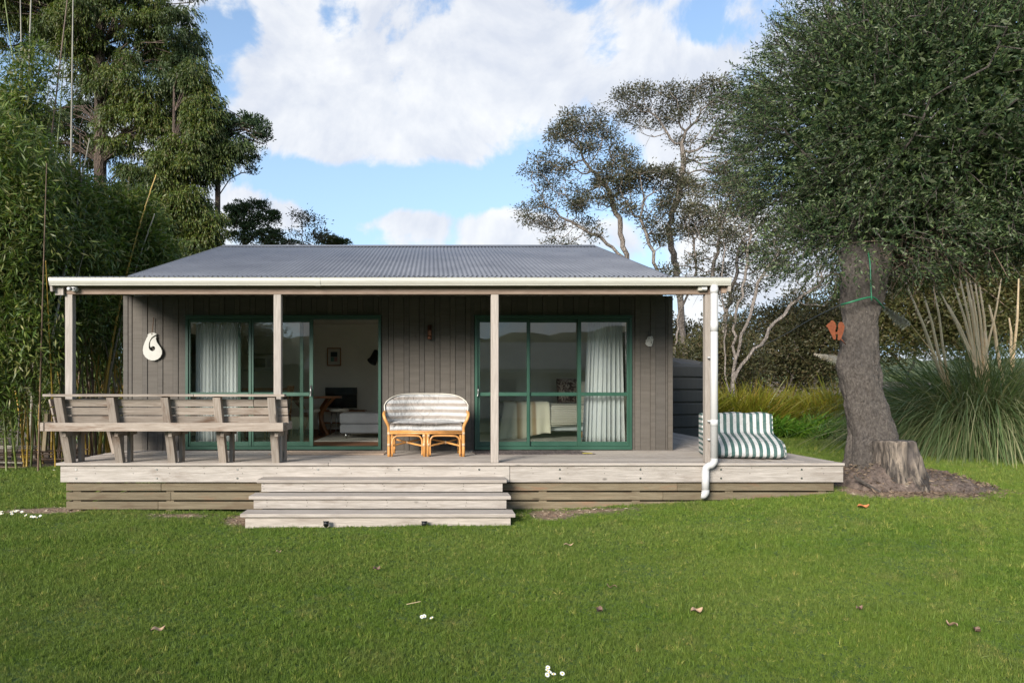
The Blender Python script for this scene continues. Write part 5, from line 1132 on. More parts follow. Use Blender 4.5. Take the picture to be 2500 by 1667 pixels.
F = [(i * n + j, i * n + (j + 1) % n, (i + 1) * n + (j + 1) % n, (i + 1) * n + j) for i in range(nx_) for j in range(n)] + [tuple(range(n))[::-1], tuple(range(nx_ * n, (nx_ + 1) * n))]
link('mattress', mesh_py('mattress', V, F, True), GS, fu, local=True)
GS2 = stripemat('green_white_side_stripe', (.50, .495, .475), (.03, .09, .077), 2, 1 / .07, 0)
for s in (-1, 1):
    pl = [(p.y, p.z) for p in prof]; VV = [Vector((s * (W2 * (1.06 if y < 0 and z < .25 else 1.) - .0 + k), y * .975 + .0, .14 + (z - .14) * .97)) for k in (0.0, .012) for y, z in pl]
    FF = [tuple(range(n)), tuple(range(2 * n - 1, n - 1, -1))] + [(i, (i + 1) % n, (i + 1) % n + n, i + n) for i in range(n)]
    link('side_panel', mesh_py('side_panel', VV, FF), GS2, fu, local=True)

# ------------------------------------------------------------------ ornaments and fittings
def zc(x, y): return (xs(330 + x / 11.2), EYE + (950 - 760 - y / 11.2) / 160.4)   # detail view of the hook
outer = [(370, 640), (420, 610), (490, 592), (560, 592), (625, 632), (560, 665), (490, 715), (440, 790), (405, 890), (405, 1000), (430, 1060), (500, 1095), (560, 1070), (582, 1020), (565, 970), (520, 952), (480, 970), (460, 1000), (438, 930), (450, 830), (500, 750), (608, 680), (598, 760), (625, 850), (680, 930), (735, 1010), (765, 1090), (758, 1170), (720, 1250), (650, 1310), (560, 1345), (480, 1345), (390, 1315), (310, 1250), (260, 1170), (243, 1070), (260, 950), (300, 840), (345, 740), (378, 685)]
def solid_outline(name, outl, y0, y1, mat, parent, bev=.006, o=None):
    bm = bmesh.new(); vs = [bm.verts.new((x - o.x, y1 - o.y, z - o.z)) for x, z in outl]; f = bm.faces.new(vs); r_ = bmesh.ops.extrude_face_region(bm, geom=[f]); vv = [e for e in r_['geom'] if isinstance(e, bmesh.types.BMVert)]
    bmesh.ops.translate(bm, vec=(0, y0 - y1, 0), verts=vv); bmesh.ops.triangulate(bm, faces=[q for q in bm.faces if len(q.verts) > 4]); bmesh.ops.recalc_face_normals(bm, faces=bm.faces[:]); me = bpy.data.meshes.new(name); bm.to_mesh(me); bm.free()
    return link(name, me, mat, parent, (0, 0, 0), local=True)
hk = empty('hook_carving', (zc(500, 1000)[0], WY - .02, zc(500, 1000)[1]), 'big white fish hook shaped carving hanging by a cord on the left wall', 'wall ornament')
solid_outline('hook', [zc(*p) for p in outer], WY - .045, WY - .014, BONE, hk, o=wloc(hk))
a, b = zc(490, 640), zc(515, 190); tube('cord', [(a[0], WY - .05, a[1]), (a[0] + .002, WY - .03, a[1] + .05), (b[0], WY - .012, b[1])], .0055, CORD, hk); tube('nail', [(b[0], WY, b[1]), (b[0], WY - .03, b[1])], .006, CORD, hk)
def zt_(x, y): return (xs(1550 + x / 22.4), EYE + (950 - 800 - y / 22.4) / 160.4)
tk = empty('small_carving', (zt_(760, 760)[0], WY - .02, zt_(760, 760)[1]), 'small cream looped carving hanging on the wall right of the bedroom door', 'wall ornament')
body = [(640, 600), (670, 520), (740, 480), (790, 490), (860, 470), (930, 500), (955, 580), (985, 660), (950, 740), (965, 820), (930, 880), (915, 950), (850, 1025), (700, 1030), (590, 950), (535, 850), (560, 790), (570, 680), (620, 640)]
solid_outline('plate', [zt_(*p) for p in body], WY - .03, WY - .014, BONE, tk, o=wloc(tk))
def ring_(cx, cy, rx, ry, r=.0055):
    pts = [Vector((*[zt_(cx + rx * math.cos(a), cy + ry * math.sin(a))[0]], WY - .033, zt_(cx + rx * math.cos(a), cy + ry * math.sin(a))[1])) for a in np.linspace(0, 2 * math.pi, 13)]; tube('loop', pts, r, BONE, tk, 6)
for q in ((725, 590, 70, 75), (865, 550, 70, 65), (640, 720, 50, 75), (880, 680, 80, 50), (865, 815, 75, 45), (800, 700, 60, 50), (690, 900, 110, 80), (830, 940, 70, 60)): ring_(*q)
for q in ((650, 745, 22, 42), (865, 815, 34, 14), (730, 590, 30, 18), (865, 550, 25, 18)):
    p = zt_(q[0], q[1]); tube('eye', [(p[0], WY - .032, p[1]), (p[0], WY - .036, p[1])], q[2] / 22.4 / 160.4 * .8, CHARC, tk, 10)
p, q = zt_(720, 200), zt_(745, 470); tube('cord', [(p[0], WY - .016, p[1]), (q[0] - .006, WY - .03, q[1])], .0035, CHARC, tk)
wlx = xs(1000 + 765 / 15.68); wlz = lambda v: EYE + (950 - 760 - v / 15.68) / 160.4
wlt = empty('wall_light', (wlx, WY - .04, wlz(800)), 'slim copper cylinder wall light between the two sliding doors', 'wall light')
tube('tube_body', [(wlx, WY - .05, wlz(1060)), (wlx, WY - .05, wlz(540))], .032, COPPER, wlt, 20); tube('collar', [(wlx, WY - .05, wlz(1075)), (wlx, WY - .05, wlz(950))], .034, COPPER, wlt, 20); tube('lens', [(wlx, WY - .05, wlz(1100)), (wlx, WY - .05, wlz(1065))], .027, CHARC, wlt, 16); bx('bracket', wlx - .02, wlx + .02, WY - .03, WY + .01, wlz(850), wlz(750), COPPER, wlt)
# sensor on the left end of the beam and junction box on the right end
sl = empty('floodlight', (P(172, 664, 8.6).x, 8.6, P(172, 664, 8.6).z), 'small white round sensor light on the left end of the veranda beam', 'sensor light')
c = sl.location; tube('housing', [(c.x, 8.66, c.z), (c.x, 8.6, c.z + .004), (c.x - .01, 8.56, c.z)], [.03, .04, .03], WHITE, sl, 14); tube('lamp_eye', [(c.x - .05, 8.58, c.z), (c.x - .055, 8.545, c.z - .004)], [.024, .022], WHITE, sl, 12); tube('lens', [(c.x - .022, 8.558, c.z), (c.x - .022, 8.552, c.z)], .012, CHARC, sl, 10); tube('lens', [(c.x + .012, 8.563, c.z), (c.x + .012, 8.55, c.z)], .010, CHARC, sl, 10)
jb = empty('junction_box', (P(1613, 663, 8.6).x, 8.6, P(1613, 663, 8.6).z), 'cream rectangular outside light box at the right end of the veranda beam', 'outside light')
c = jb.location; bx('box', c.x - .055, c.x + .055, 8.575, 8.66, c.z - .028, c.z + .03, GUT, jb, 'x', .008); bx('cover', c.x - .02, c.x + .05, 8.56, 8.574, c.z - .02, c.z + .02, WHITE, jb, 'x', .005)
c = P(533, 676, 8.9); bl = empty('pendant_bulb', c, 'tiny white bulb hanging under the veranda beam left of centre', 'bulb'); tube('bulb', [c + Vector((0, 0, .015)), c, c - Vector((0, 0, .012))], [.008, .014, .006], WHITE, bl, 10); tube('wire', [c + Vector((0, 0, .015)), c + Vector((0, 0, .09))], .003, CHARC, bl, 6)
# mats
def rug(name, x0, x1, y0, y1, z, mat, label, cat, group=None, fringe=0, skew=0):
    nx2, ny2 = 30, 8; V = []
    for k in (0, 1):
        for j in range(ny2 + 1):
            for i in range(nx2 + 1):
                u, v = i / nx2, j / ny2; V.append((x0 + (x1 - x0) * u + .012 * math.sin(v * 7 + x0) + skew * v, y0 + (y1 - y0) * v + .008 * math.sin(u * 9), z + (.008 + .002 * math.sin(u * 20 + v * 5)) * k))
    m_ = (nx2 + 1) * (ny2 + 1); F = []
    for j in range(ny2):
        for i in range(nx2): a = j * (nx2 + 1) + i; F.append((a + m_, a + 1 + m_, a + nx2 + 2 + m_, a + nx2 + 1 + m_))
    for i in range(nx2): F.append((i, i + 1, i + 1 + m_, i + m_)); a = ny2 * (nx2 + 1) + i; F.append((a + 1, a, a + m_, a + 1 + m_))
    for j in range(ny2): a = j * (nx2 + 1); F.append((a + nx2 + 1, a, a + m_, a + nx2 + 1 + m_)); a += nx2; F.append((a, a + nx2 + 1, a + nx2 + 1 + m_, a + m_))
    return tag(link(name, mesh_py(name, V, F), mat), label, cat, group)
rm1 = M_('rag_rug'); v_ = rm1.coord('Object', (1, 1, 1)); w = rm1.noise(rm1.coord('Object', (90, 4, 1)), 1., 3, .8); w2 = rm1.noise(rm1.coord('Object', (6, 70, 1)), 1., 3)
rm1.col(rm1.mix(rm1.mr(w, .42, .58), (.035, .028, .026), (.17, .13, .115))).rough(.95).bump(rm1.math('ADD', w, w2), .01)
rug('door_mat', P(1090, 1040, 9.75).x, P(1248, 1040, 9.75).x, 9.72, 10.26, DECKZ + .002, rm1.m, 'dark woven rag mat before the bedroom door, left one of the two', 'mat', 'dark mats before the bedroom door')
rug('door_mat', P(1252, 1040, 9.75).x, P(1366, 1040, 9.75).x, 9.74, 10.26, DECKZ + .002, rm1.m, 'dark woven rag mat before the bedroom door, right one with a yellow corner', 'mat', 'dark mats before the bedroom door', skew=-.12)
tag(bx('mat_patch', P(1340, 1040, 9.75).x, P(1362, 1040, 9.75).x, 9.75, 9.85, DECKZ + .0125, DECKZ + .0145, plain('yellow_thread', (.55, .45, .05), .9), None), 'small yellow and white patch on the corner of the right rag mat', 'patch')
tm = M_('tan_coir'); v_ = tm.coord('Object', (1, 1, 1)); wv = tm.noise(tm.coord('Object', (120, 6, 1)), 1., 2, .7); tm.col(tm.mix(tm.mr(wv, .3, .7), (.42, .30, .21), (.52, .39, .28))).rough(.95).bump(wv, .006)
rug('door_mat', P(600, 1040, 9.75).x + .12, P(884, 1040, 9.75).x, 9.66, 10.2, DECKZ + .002, tm.m, 'long flat tan mat before the open living room door', 'mat', skew=.0)
# water tank
TKM = plain('dark_tank_plastic', (.055, .054, .05), .8, var=.1, scale=2)
tkx, tky, tr_ = 5.30, 17.0, 1.5; tank = empty('water_tank', (tkx, tky, .1), 'dark grey ribbed plastic water tank behind the right corner of the cottage', 'water tank')
pf = [(0, tr_)]; z = 0; zt2 = EYE + (893.8 - 838) / 1568.3 * 15.5
pr = []; H = zt2 - .1; nb = 7
for k in range(nb):
    a, b = H * k / nb, H * (k + 1) / nb; pr += [(a + .012, tr_ - .035), (a + .035, tr_), (b - .035, tr_), (b - .012, tr_ - .035)]
pr += [(H + .03, tr_ - .06), (H + .09, tr_ - .28), (H + .16, tr_ - .75), (H + .20, .35), (H + .2, .01)]
K = 64; V = []; 
for (z, r_) in pr:
    for j in range(K): a = 2 * math.pi * j / K; rb_ = 1 + (.02 if (j % 16 < 3 and z > H + .02 and r_ > .4) else 0); V.append(Vector((r_ * math.cos(a), r_ * math.sin(a), z + (.05 if (j % 8 < 3 and H + .02 < z and r_ > .4) else 0))))
F = [(i * K + j, i * K + (j + 1) % K, (i + 1) * K + (j + 1) % K, (i + 1) * K + j) for i in range(len(pr) - 1) for j in range(K)]
link('tank_body', mesh_py('tank_body', V, F), TKM, tank, local=True); tube('lid', [(tkx, tky, .1 + H + .2), (tkx, tky, .1 + H + .26)], .3, TKM, tank, 24)
# rope round the trunk, line to the left, rusty cut-out
ROPE = plain('green_rope', (.02, .16, .075), .5); LINE = plain('grey_cable', (.10, .10, .09), .6)
rp = empty('garden_hose', P(1975, 690, OY), 'green rope tied round the trunk with its line running off to the left', 'rope')
rad_ = .29
tube('loop', smoothpath([P(1932, 700, OY - .15), P(1950, 695, OY - .32), P(1990, 684, OY - .36), P(2008, 684, OY - .33), P(2024, 700, OY - .2), P(2030, 708, OY)], 5), .012, ROPE, rp)
tube('line', smoothpath([P(1932, 700, OY - .15), P(1900, 715, OY + 1), P(1860, 735, OY + 3), P(1800, 770, OY + 7), P(1740, 800, OY + 11)], 6), .011, LINE, rp); tube('tail', smoothpath([P(2002, 690, OY - .37), P(2000, 640, OY - .36), P(1998, 600, OY - .33), P(1990, 560, OY - .2)], 4), .008, ROPE, rp)
RUST = plain('rusty_orange_metal', (.17, .045, .015), .9, var=.3, scale=30)
def zo(x, y): return (P(0, 0, 1).x * 0 + (((1700 + x / 2.376) / 1.063) - 989.7) / 1568.3 * 9.1, EYE - (((600 + y / 2.376) / 1.063) - 893.8) / 1568.3 * 9.1)
oo = empty('rusty_cutout', (zo(808, 490)[0], 9.1, zo(808, 490)[1]), 'rusty orange winged metal cut-out fixed to the left side of the big trunk', 'garden ornament')
lf = [(812, 468), (806, 448), (796, 436), (785, 432), (776, 444), (764, 452), (752, 466), (762, 474), (770, 490), (778, 505), (786, 520), (794, 540), (806, 546), (810, 530), (806, 510), (806, 490)]
rf = [(820, 546), (832, 548), (842, 532), (850, 510), (856, 488), (860, 466), (852, 448), (840, 440), (828, 446), (822, 462), (824, 480), (818, 500), (822, 520)]
solid_outline('wing', [zo(*p) for p in lf], 9.095, 9.101, RUST, oo, o=wloc(oo)); solid_outline('wing', [zo(*p) for p in rf], 9.095, 9.101, RUST, oo, o=wloc(oo)); solid_outline('bracket', [zo(*p) for p in ((800, 500), (830, 500), (830, 512), (800, 512))], 9.102, 9.107, RUST, oo, o=wloc(oo))
p = zo(840, 540); q = zo(880, 570); tube('stem', [(p[0], 9.1, p[1]), (q[0], 9.15, q[1])], .006, RUST, oo)

# ------------------------------------------------------------------ things in the rooms
zr2 = lambda y: EYE + (950 - 740 - y / 4.126) / (1667 / 15.19)
tv = empty('television', ((833 - 1052) / 109.7, 15.0, 1.3), 'black flat television against the back wall of the living room', 'television')
tx = (833.5 - 1052) / 110.5; bx('screen', tx - .35, tx + .35, 15.02, 15.07, 1.15, 1.60, plain('black_gloss', (.006, .006, .007), .15), tv); bx('stand', tx - .15, tx + .15, 14.97, 15.12, 1.11, 1.13, CHARC, tv); bx('neck', tx - .04, tx + .04, 15.05, 15.075, 1.13, 1.16, CHARC, tv)
cb_ = empty('tv_cabinet', (tx, 14.9, FZ), 'low brown cane table under the television', 'table'); bx('table_top', tx - .45, tx + .55, 14.75, 15.15, 1.08, 1.11, DCANE, cb_)
for a in (-.42, .52):
    for b in (14.78, 15.12): tube('leg', [(tx + a, b, FZ), (tx + a, b, 1.08)], .022, DCANE, cb_)
bx('shelf', tx - .4, tx + .5, 14.78, 15.12, .82, .84, DCANE, cb_)
pc = empty('framed_picture', (-2.13, 15.18, 2.27), 'small brown framed print with a white mount on the living room wall', 'picture')
x0, x1 = (420 + 1563 / 4.126 - 1052) / 109.8, (420 + 1703 / 4.126 - 1052) / 109.8; z1, z0 = zr2(450), zr2(632)
bx('mount', x0 + .02, x1 - .02, 15.165, 15.175, z0 + .02, z1 - .02, plain('mount_card', (.6, .58, .52), .9), pc)
for (a, b, c, d) in ((x0, x1, z0, z0 + .022), (x0, x1, z1 - .022, z1), (x0, x0 + .022, z0 + .023, z1 - .023), (x1 - .022, x1, z0 + .023, z1 - .023)): bx('frame', a, b, 15.15, 15.19, c, d, DCANE, pc)
pm = plain('print_dark', (.03, .04, .05), .8); pg = plain('print_green', (.12, .25, .22), .8); pp2 = plain('print_pink', (.4, .22, .2), .8)
bx('print', x0 + .08, x1 - .08, 15.161, 15.164, z1 - .2, z1 - .09, pm, pc); bx('print', x0 + .08, (x0 + x1) / 2, 15.161, 15.164, z0 + .1, z1 - .205, pg, pc); bx('print', (x0 + x1) / 2 + .002, x1 - .08, 15.161, 15.164, z0 + .1, z1 - .205, pp2, pc)
lx = (420 + 2055 / 4.126 - 1052) / 109.8; lm = empty('reading_lamp', (lx, 15.0, zr2(540)), 'black wall mounted reading lamp at the right of the living room wall', 'lamp')
tube('arm', [(lx - .1, 15.18, zr2(600)), (lx, 14.95, zr2(560)), (lx + .02, 14.85, zr2(500))], .008, CHARC, lm); tube('shade', [(lx + .03, 14.86, zr2(485)), (lx - .02, 14.8, zr2(570)), (lx - .06, 14.76, zr2(600))], [.05, .09, .11], CHARC, lm, 16)
ru = M_('shag_rug'); v_ = ru.coord('Object', (1, 1, 1)); ru.col(ru.mix(ru.mr(ru.noise(v_, 55, 4, .7), .3, .7), (.36, .33, .28), (.62, .58, .50))).rough(.95).bump(ru.noise(v_, 70, 4, .7), .02)
rug('floor_rug', -1.97, .0 - .08, 11.55, 14.2, FZ + .003, ru.m, 'thick cream rug under the grey ottoman in the living room', 'rug')
ot_ = empty('ottoman', (-1.15, 12.5, FZ), 'grey upholstered ottoman on short metal legs on the cream rug', 'ottoman')
ob = boxmesh(1.15, .8, .17, .03, GREYF); link('base', boxmesh(1.14, .8, .16, .02, GREYF), GREYF, ot_, (-1.05, 12.55, FZ + .185))
bmx = bmesh.new(); bmesh.ops.create_cube(bmx, size=1); bmesh.ops.scale(bmx, vec=(1.16, .82, .2), verts=bmx.verts); bmesh.ops.bevel(bmx, geom=bmx.edges[:], offset=.06, segments=4, affect='EDGES', profile=.6); me = bpy.data.meshes.new('cushion_top'); bmx.to_mesh(me); bmx.free()
for p_ in me.polygons: p_.use_smooth = True
link('cushion_top', me, GREYF, ot_, (-1.05, 12.55, FZ + .365))
for a in (-1.52, -.58):
    for b in (12.23, 12.87): tube('leg', [(a, b, FZ + .01), (a, b, FZ + .11)], .02, STEEL, ot_)
# cane dining table
dt = empty('cane_table', (-2.3, 13.3, FZ), 'brown cane dining table with bowed legs inside the living room', 'table'); TZ = 1.427
bmx = bmesh.new(); bmesh.ops.create_cone(bmx, cap_ends=True, segments=40, radius1=.56, radius2=.56, depth=.04); me = bpy.data.meshes.new('table_top'); bmx.to_mesh(me); bmx.free(); link('table_top', me, DCANE, dt, (-2.3, 13.3, TZ - .02))
for k in range(4):
    a = math.pi / 4 + k * math.pi / 2 + .3; ca_, sa_ = math.cos(a), math.sin(a)
    for off in (-.03, 0, .03): tube('leg', smoothpath([(-2.3 + ca_ * .5 - sa_ * off, 13.3 + sa_ * .5 + ca_ * off, TZ - .04), (-2.3 + ca_ * .3 - sa_ * off, 13.3 + sa_ * .3 + ca_ * off, TZ - .22), (-2.3 + ca_ * .2 - sa_ * off, 13.3 + sa_ * .2 + ca_ * off, TZ - .42), (-2.3 + ca_ * .36 - sa_ * off, 13.3 + sa_ * .36 + ca_ * off, FZ)], 4), .016, DCANE, dt)
for i, (sx_, lab) in enumerate(((-2.83, 'round beige topped stool behind the green door rail, leftmost'), (-2.30, 'round beige topped stool under the cane table, middle one'), (-1.78, 'round beige topped stool before the television, rightmost'))):
    s_ = empty('stool', (sx_, 13.0, FZ), lab, 'stool', 'stools at the cane table'); sy_ = 13.0 + .25 * (i == 2)
    bmx = bmesh.new(); bmesh.ops.create_cone(bmx, cap_ends=True, segments=28, radius1=.18, radius2=.20, depth=.06); bmesh.ops.bevel(bmx, geom=[e for e in bmx.edges if len(e.link_faces) == 2 and any(len(f.verts) > 4 for f in e.link_faces)], offset=.015, segments=2, affect='EDGES'); me = bpy.data.meshes.new('seat'); bmx.to_mesh(me); bmx.free()
    link('seat', me, CREAMF, s_, (sx_, sy_, 1.155))
    for k in range(4): a = .5 + k * math.pi / 2; tube('leg', [(sx_ + .15 * math.cos(a), sy_ + .15 * math.sin(a), 1.13), (sx_ + .18 * math.cos(a), sy_ + .18 * math.sin(a), FZ)], .0095, STEEL, s_)
WC = plain('chair_wood', (.36, .16, .05), .4, var=.2)
ch = empty('dining_chair', (-2.72, 12.5, FZ), 'honey wood dining chair seen through the glass beside the cane table', 'chair')
cx, cy = -2.78, 12.45
bx('seat', cx - .2, cx + .2, cy - .2, cy + .2, FZ + .42, FZ + .45, WC, ch)
for a, b, h in ((-.18, -.18, .42), (.18, -.18, .42), (-.18, .18, .42), (.18, .18, .42)): tube('leg', [(cx + a, cy + b, FZ + h), (cx + a * 1.1, cy + b * 1.1, FZ)], .017, WC, ch)
for b in (-.18, .18): tube('back_post', smoothpath([(cx + .18, cy + b, FZ + .44), (cx + .2, cy + b, FZ + .7), (cx + .24, cy + b, FZ + .95)], 4), .017, WC, ch)
bx('back_rest', cx + .2, cx + .235, cy - .2, cy + .2, FZ + .8, FZ + .95, WC, ch, 'y'); 
bc = empty('kitchen_bench', (-3.1, 12.9, FZ), 'kitchen peninsula with wooden worktop and white front in the living room', 'kitchen bench')
bx('worktop', -3.62, -2.76, 12.5, 13.2, 1.545, 1.585, WC, bc); bx('cabinet', -3.55, -2.83, 12.65, 13.15, FZ, 1.543, CREAMF, bc); bx('drawer_front', -3.5, -2.88, 12.63, 12.648, 1.38, 1.53, WHITE, bc)
for i, a in enumerate((-3.45, -3.1)):
    s_ = empty('bar_stool', (a, 12.3, FZ), ('pale wooden bar stool at the kitchen bench, left one' if i == 0 else 'pale wooden bar stool at the kitchen bench, right one'), 'stool', 'bar stools at the kitchen bench')
    bx('seat', a - .15, a + .15, 12.15, 12.45, 1.27, 1.3, WC, s_)
    for u in (-.13, .13):
        for v in (12.18, 12.42): tube('leg', [(a + u * .9, v, 1.27), (a + u, v, FZ)], .016, WC, s_)
ov = empty('microwave', (-2.98, 15.0, 2.0), 'white microwave oven on a shelf against the kitchen wall', 'microwave'); mx0, mx1 = (420 + 800 / 4.126 - 1052) / 110.5, (420 + 1030 / 4.126 - 1052) / 110.5
bx('body', mx0 + .02, mx1, 14.85, 15.18, zr2(668), zr2(545), WHITE, ov); bx('oven_door', mx0 + .06, mx1 - .14, 14.84, 14.848, zr2(650), zr2(565), CHARC, ov); bx('buttons', mx1 - .1, mx1 - .02, 14.84, 14.848, zr2(650), zr2(565), plain('grey_plastic', (.3, .3, .3), .5), ov)
sh = empty('wall_cupboard', (-2.98, 15.0, 2.3), 'pale kitchen wall cupboard with open shelf round the microwave', 'cupboard'); bx('shelf', mx0 - .1, mx1 + .1, 14.8, 15.19, zr2(685), zr2(673), WHITE, sh); bx('cupboard_box', mx0 - .1, mx1 + .1, 14.85, 15.19, zr2(520), zr2(340), plain('cupboard_cream', (.4, .4, .34), .6), sh)
# bedroom
bed = empty('bed', (2.3, 12.9, FZ), 'bed with pale quilt standing sideways in the bedroom', 'bed')
QUI = M_('ribbed_quilt'); v_ = QUI.coord('Object', (1, 1, 1)); tcq = QUI.n('ShaderNodeTexCoord'); spq = QUI.n('ShaderNodeSeparateXYZ'); QUI.l(tcq.outputs['Object'], spq.inputs[0]); wq = QUI.math('SINE', QUI.math('MULTIPLY', spq.outputs[2], 190.)); QUI.col(QUI.mix(QUI.mr(wq, -.2, -.8, 0, .5), (.74, .70, .59), (.52, .46, .36))).rough(.9).bump(wq, .006)
b0, b1 = 1.32, 3.45
bx('bed_base', b0 + .05, b1, 12.3, 13.75, FZ + .14, FZ + .34, plain('bed_valance', (.74, .78, .8), .9), bed, 'x', .02); bx('mattress', b0, b1, 12.25, 13.8, FZ + .345, FZ + .6, CREAMF, bed, 'x', .05)
def drape(name, x0, x1, mat, drop, sideleft=0, flare=.0, zt=FZ + .615):
    nx3, prof3 = 26, []; pr3 = [(13.85, zt - .25), (13.84, zt - .05), (13.78, zt)] + [(13.7 - .15 * k, zt + .008 * math.sin(k)) for k in range(10)] + [(12.28, zt - .005), (12.225, zt - .05), (12.21, zt - .12)] + [(12.2 - .01 * k, zt - .12 - (drop - .12) * k / 6) for k in range(1, 7)]
    V = []
    for i in range(nx3 + 1):
        u = i / nx3; x = x0 + (x1 - x0) * u
        for j, (y, z) in enumerate(pr3):
            low = max(0, (zt - .05 - z)); V.append((x - flare * low * (1 - u) , y - .05 * low * math.sin(u * 26) - low * .08 * (1 - u) * (flare > 0), z - (.05 * math.sin(u * 5) * (j == len(pr3) - 1)) - (.12 * (1 - u) ** 3 * low * 2 if flare else 0)))
    n3 = len(pr3); F = [(i * n3 + j, (i + 1) * n3 + j, (i + 1) * n3 + j + 1, i * n3 + j + 1) for i in range(nx3) for j in range(n3 - 1)]
    o = link(name, mesh_py(name, V, F, True), mat, bed if name != 'throw_blanket' else None); md = o.modifiers.new('thick', 'SOLIDIFY'); md.thickness = .008; md.offset = 1
    if name != 'throw_blanket': o.location = -wloc(bed)
    else: o.location = (0, -.045, .012)
    return o
drape('quilt', b0 + .02, b1, QUI.m, .34)
TH = M_('striped_throw'); tc_ = TH.n('ShaderNodeTexCoord'); sp_ = TH.n('ShaderNodeSeparateXYZ'); TH.l(tc_.outputs['Object'], sp_.inputs[0])
cc = TH.ramp(TH.mr(sp_.outputs[0], 1.2, 2.15), [(0, (.74, .69, .54)), (.33, (.74, .69, .54)), (.36, (.42, .29, .16)), (.42, (.56, .45, .30)), (.46, (.74, .69, .54)), (.60, (.74, .69, .54)), (.64, (.47, .36, .22)), (.69, (.36, .25, .15)), (.72, (.74, .69, .54)), (1, (.74, .69, .54))])
TH.col(cc).rough(.95).bump(TH.noise(TH.coord('Object', (1, 1, 1)), 60, 3), .006)
tag(drape('throw_blanket', b0 - .02, 2.12, TH.m, .60, 0, .25, FZ + .65), 'cream throw blanket with tan stripes draped over the foot of the bed', 'blanket')
for x_ in (1.62, 2.75): tube('bed_leg', [(x_, 12.4, FZ), (x_, 12.4, FZ + .15)], .03, WC, bed, 12)
def pillowfn(cx, cz, w, h, rz):
    def f(u, v): return Vector((cx + (u - .5) * w * math.cos(rz), 12.9 + (u - .5) * w * math.sin(rz) + .1 * v, cz + (v - .5) * h)), Vector((math.sin(rz), -math.cos(rz), .25)).normalized()
    return f
cu = empty('cushion', (0, 0, 0), 'dark patterned cushion propped on the bed beside the curtain', 'cushion')
cm_ = M_('dark_leaf_print'); cm_.col(cm_.mix(cm_.mr(cm_.noise(cm_.coord('Object', (1, 1, 1)), 9, 4, .7, 2), .48, .55), (.04, .022, .018), (.30, .25, .21))).rough(.9)
cushion('cover', pillowfn(2.62, FZ + .86, .52, .46, .35), 20, 16, cm_.m, cu, .08)
cu2 = empty('pillow', (0, 0, 0), 'plain cream pillow at the head of the bed behind the curtain', 'pillow'); cushion('cover', pillowfn(3.05, FZ + .82, .6, .42, .15), 20, 16, CREAMF, cu2, .09)
rug('floor_rug', .68, 3.2, 11.3, 13.2, FZ + .003, plain('bedroom_rug', (.56, .53, .46), .95, bump=.01), 'pale rug under the bed beyond the bedroom door', 'rug')

# ------------------------------------------------------------------ neighbouring house and trees behind the viewer: they show in the glass
nb_ = empty('neighbour_house', (2, -16, 0), 'low house with white fascia mirrored in the bedroom door glass', 'house')
nw = plain('neighbour_cladding', (.74, .69, .58), .8); bx('wall', -6, 9, -22, -16, 0, 2.6, nw, nb_, 'x', 0); bx('fascia', -6.7, 9.6, -15.5, -15.4, 2.45, 2.68, WHITE, nb_, 'x', 0)
V = [(-6.8, -15.3, 2.62), (9.7, -15.3, 2.62), (9.7, -19, 4.3), (-6.8, -19, 4.3), (9.7, -22.6, 2.62), (-6.8, -22.6, 2.62)]; o_ = wloc(nb_); link('roof', mesh_py('roof', [Vector(v) - o_ for v in V], [(0, 1, 2, 3), (3, 2, 4, 5)]), NROOF, nb_, local=True)
for x_ in (-3.5, 0.5, 3.2, 6.5): 
    w_ = bx('window', x_, x_ + 1.4, -15.98, -15.93, .9, 2.1, CHARC, nb_, 'x', 0)
for x_ in (-6.2, -2, 2.4, 5.6, 9.2): bx('post', x_, x_ + .1, -15.55, -15.45, 0, 2.45, WHITE, nb_, 'z', 0)
for i, (x_, y_, h_) in enumerate(((-12.5, -9, 3.5), (-9.5, -12, 3.9), (-15.5, -14, 4.4))):
    root = Vector((x_, y_, -.1)); A = rdir(160) * rng.uniform(.3, 1, (160, 1)) ** .4 * np.array([2.4, 2., 1.2]) + np.array([x_, y_, h_]); nodes, par = colonize([tuple(root), (x_, y_, 1.2), (x_ + .1, y_, 1.8), (x_, y_, 2.4)], [-1, 0, 1, 2], A, .4, 7, .6, 40, .25); r = np.minimum(radii(nodes, par, .015, 2.3), .2)
    n = 9000; b = A[rng.integers(0, 160, n)] + rng.normal(size=(n, 3)) * .3; cv = leaves(b, rdir(n), rng.uniform(.1, .2, n), .08)
    tree('garden_tree', root, ['leafy garden tree mirrored in the left sliding door, nearest the cottage', 'leafy garden tree mirrored in the left sliding door, beside the neighbour house', 'leafy garden tree mirrored in the left sliding door, furthest left'][i], 'tree', nodes, par, r, BARKB, cv, LSH2, 'garden trees behind the viewer', 5)

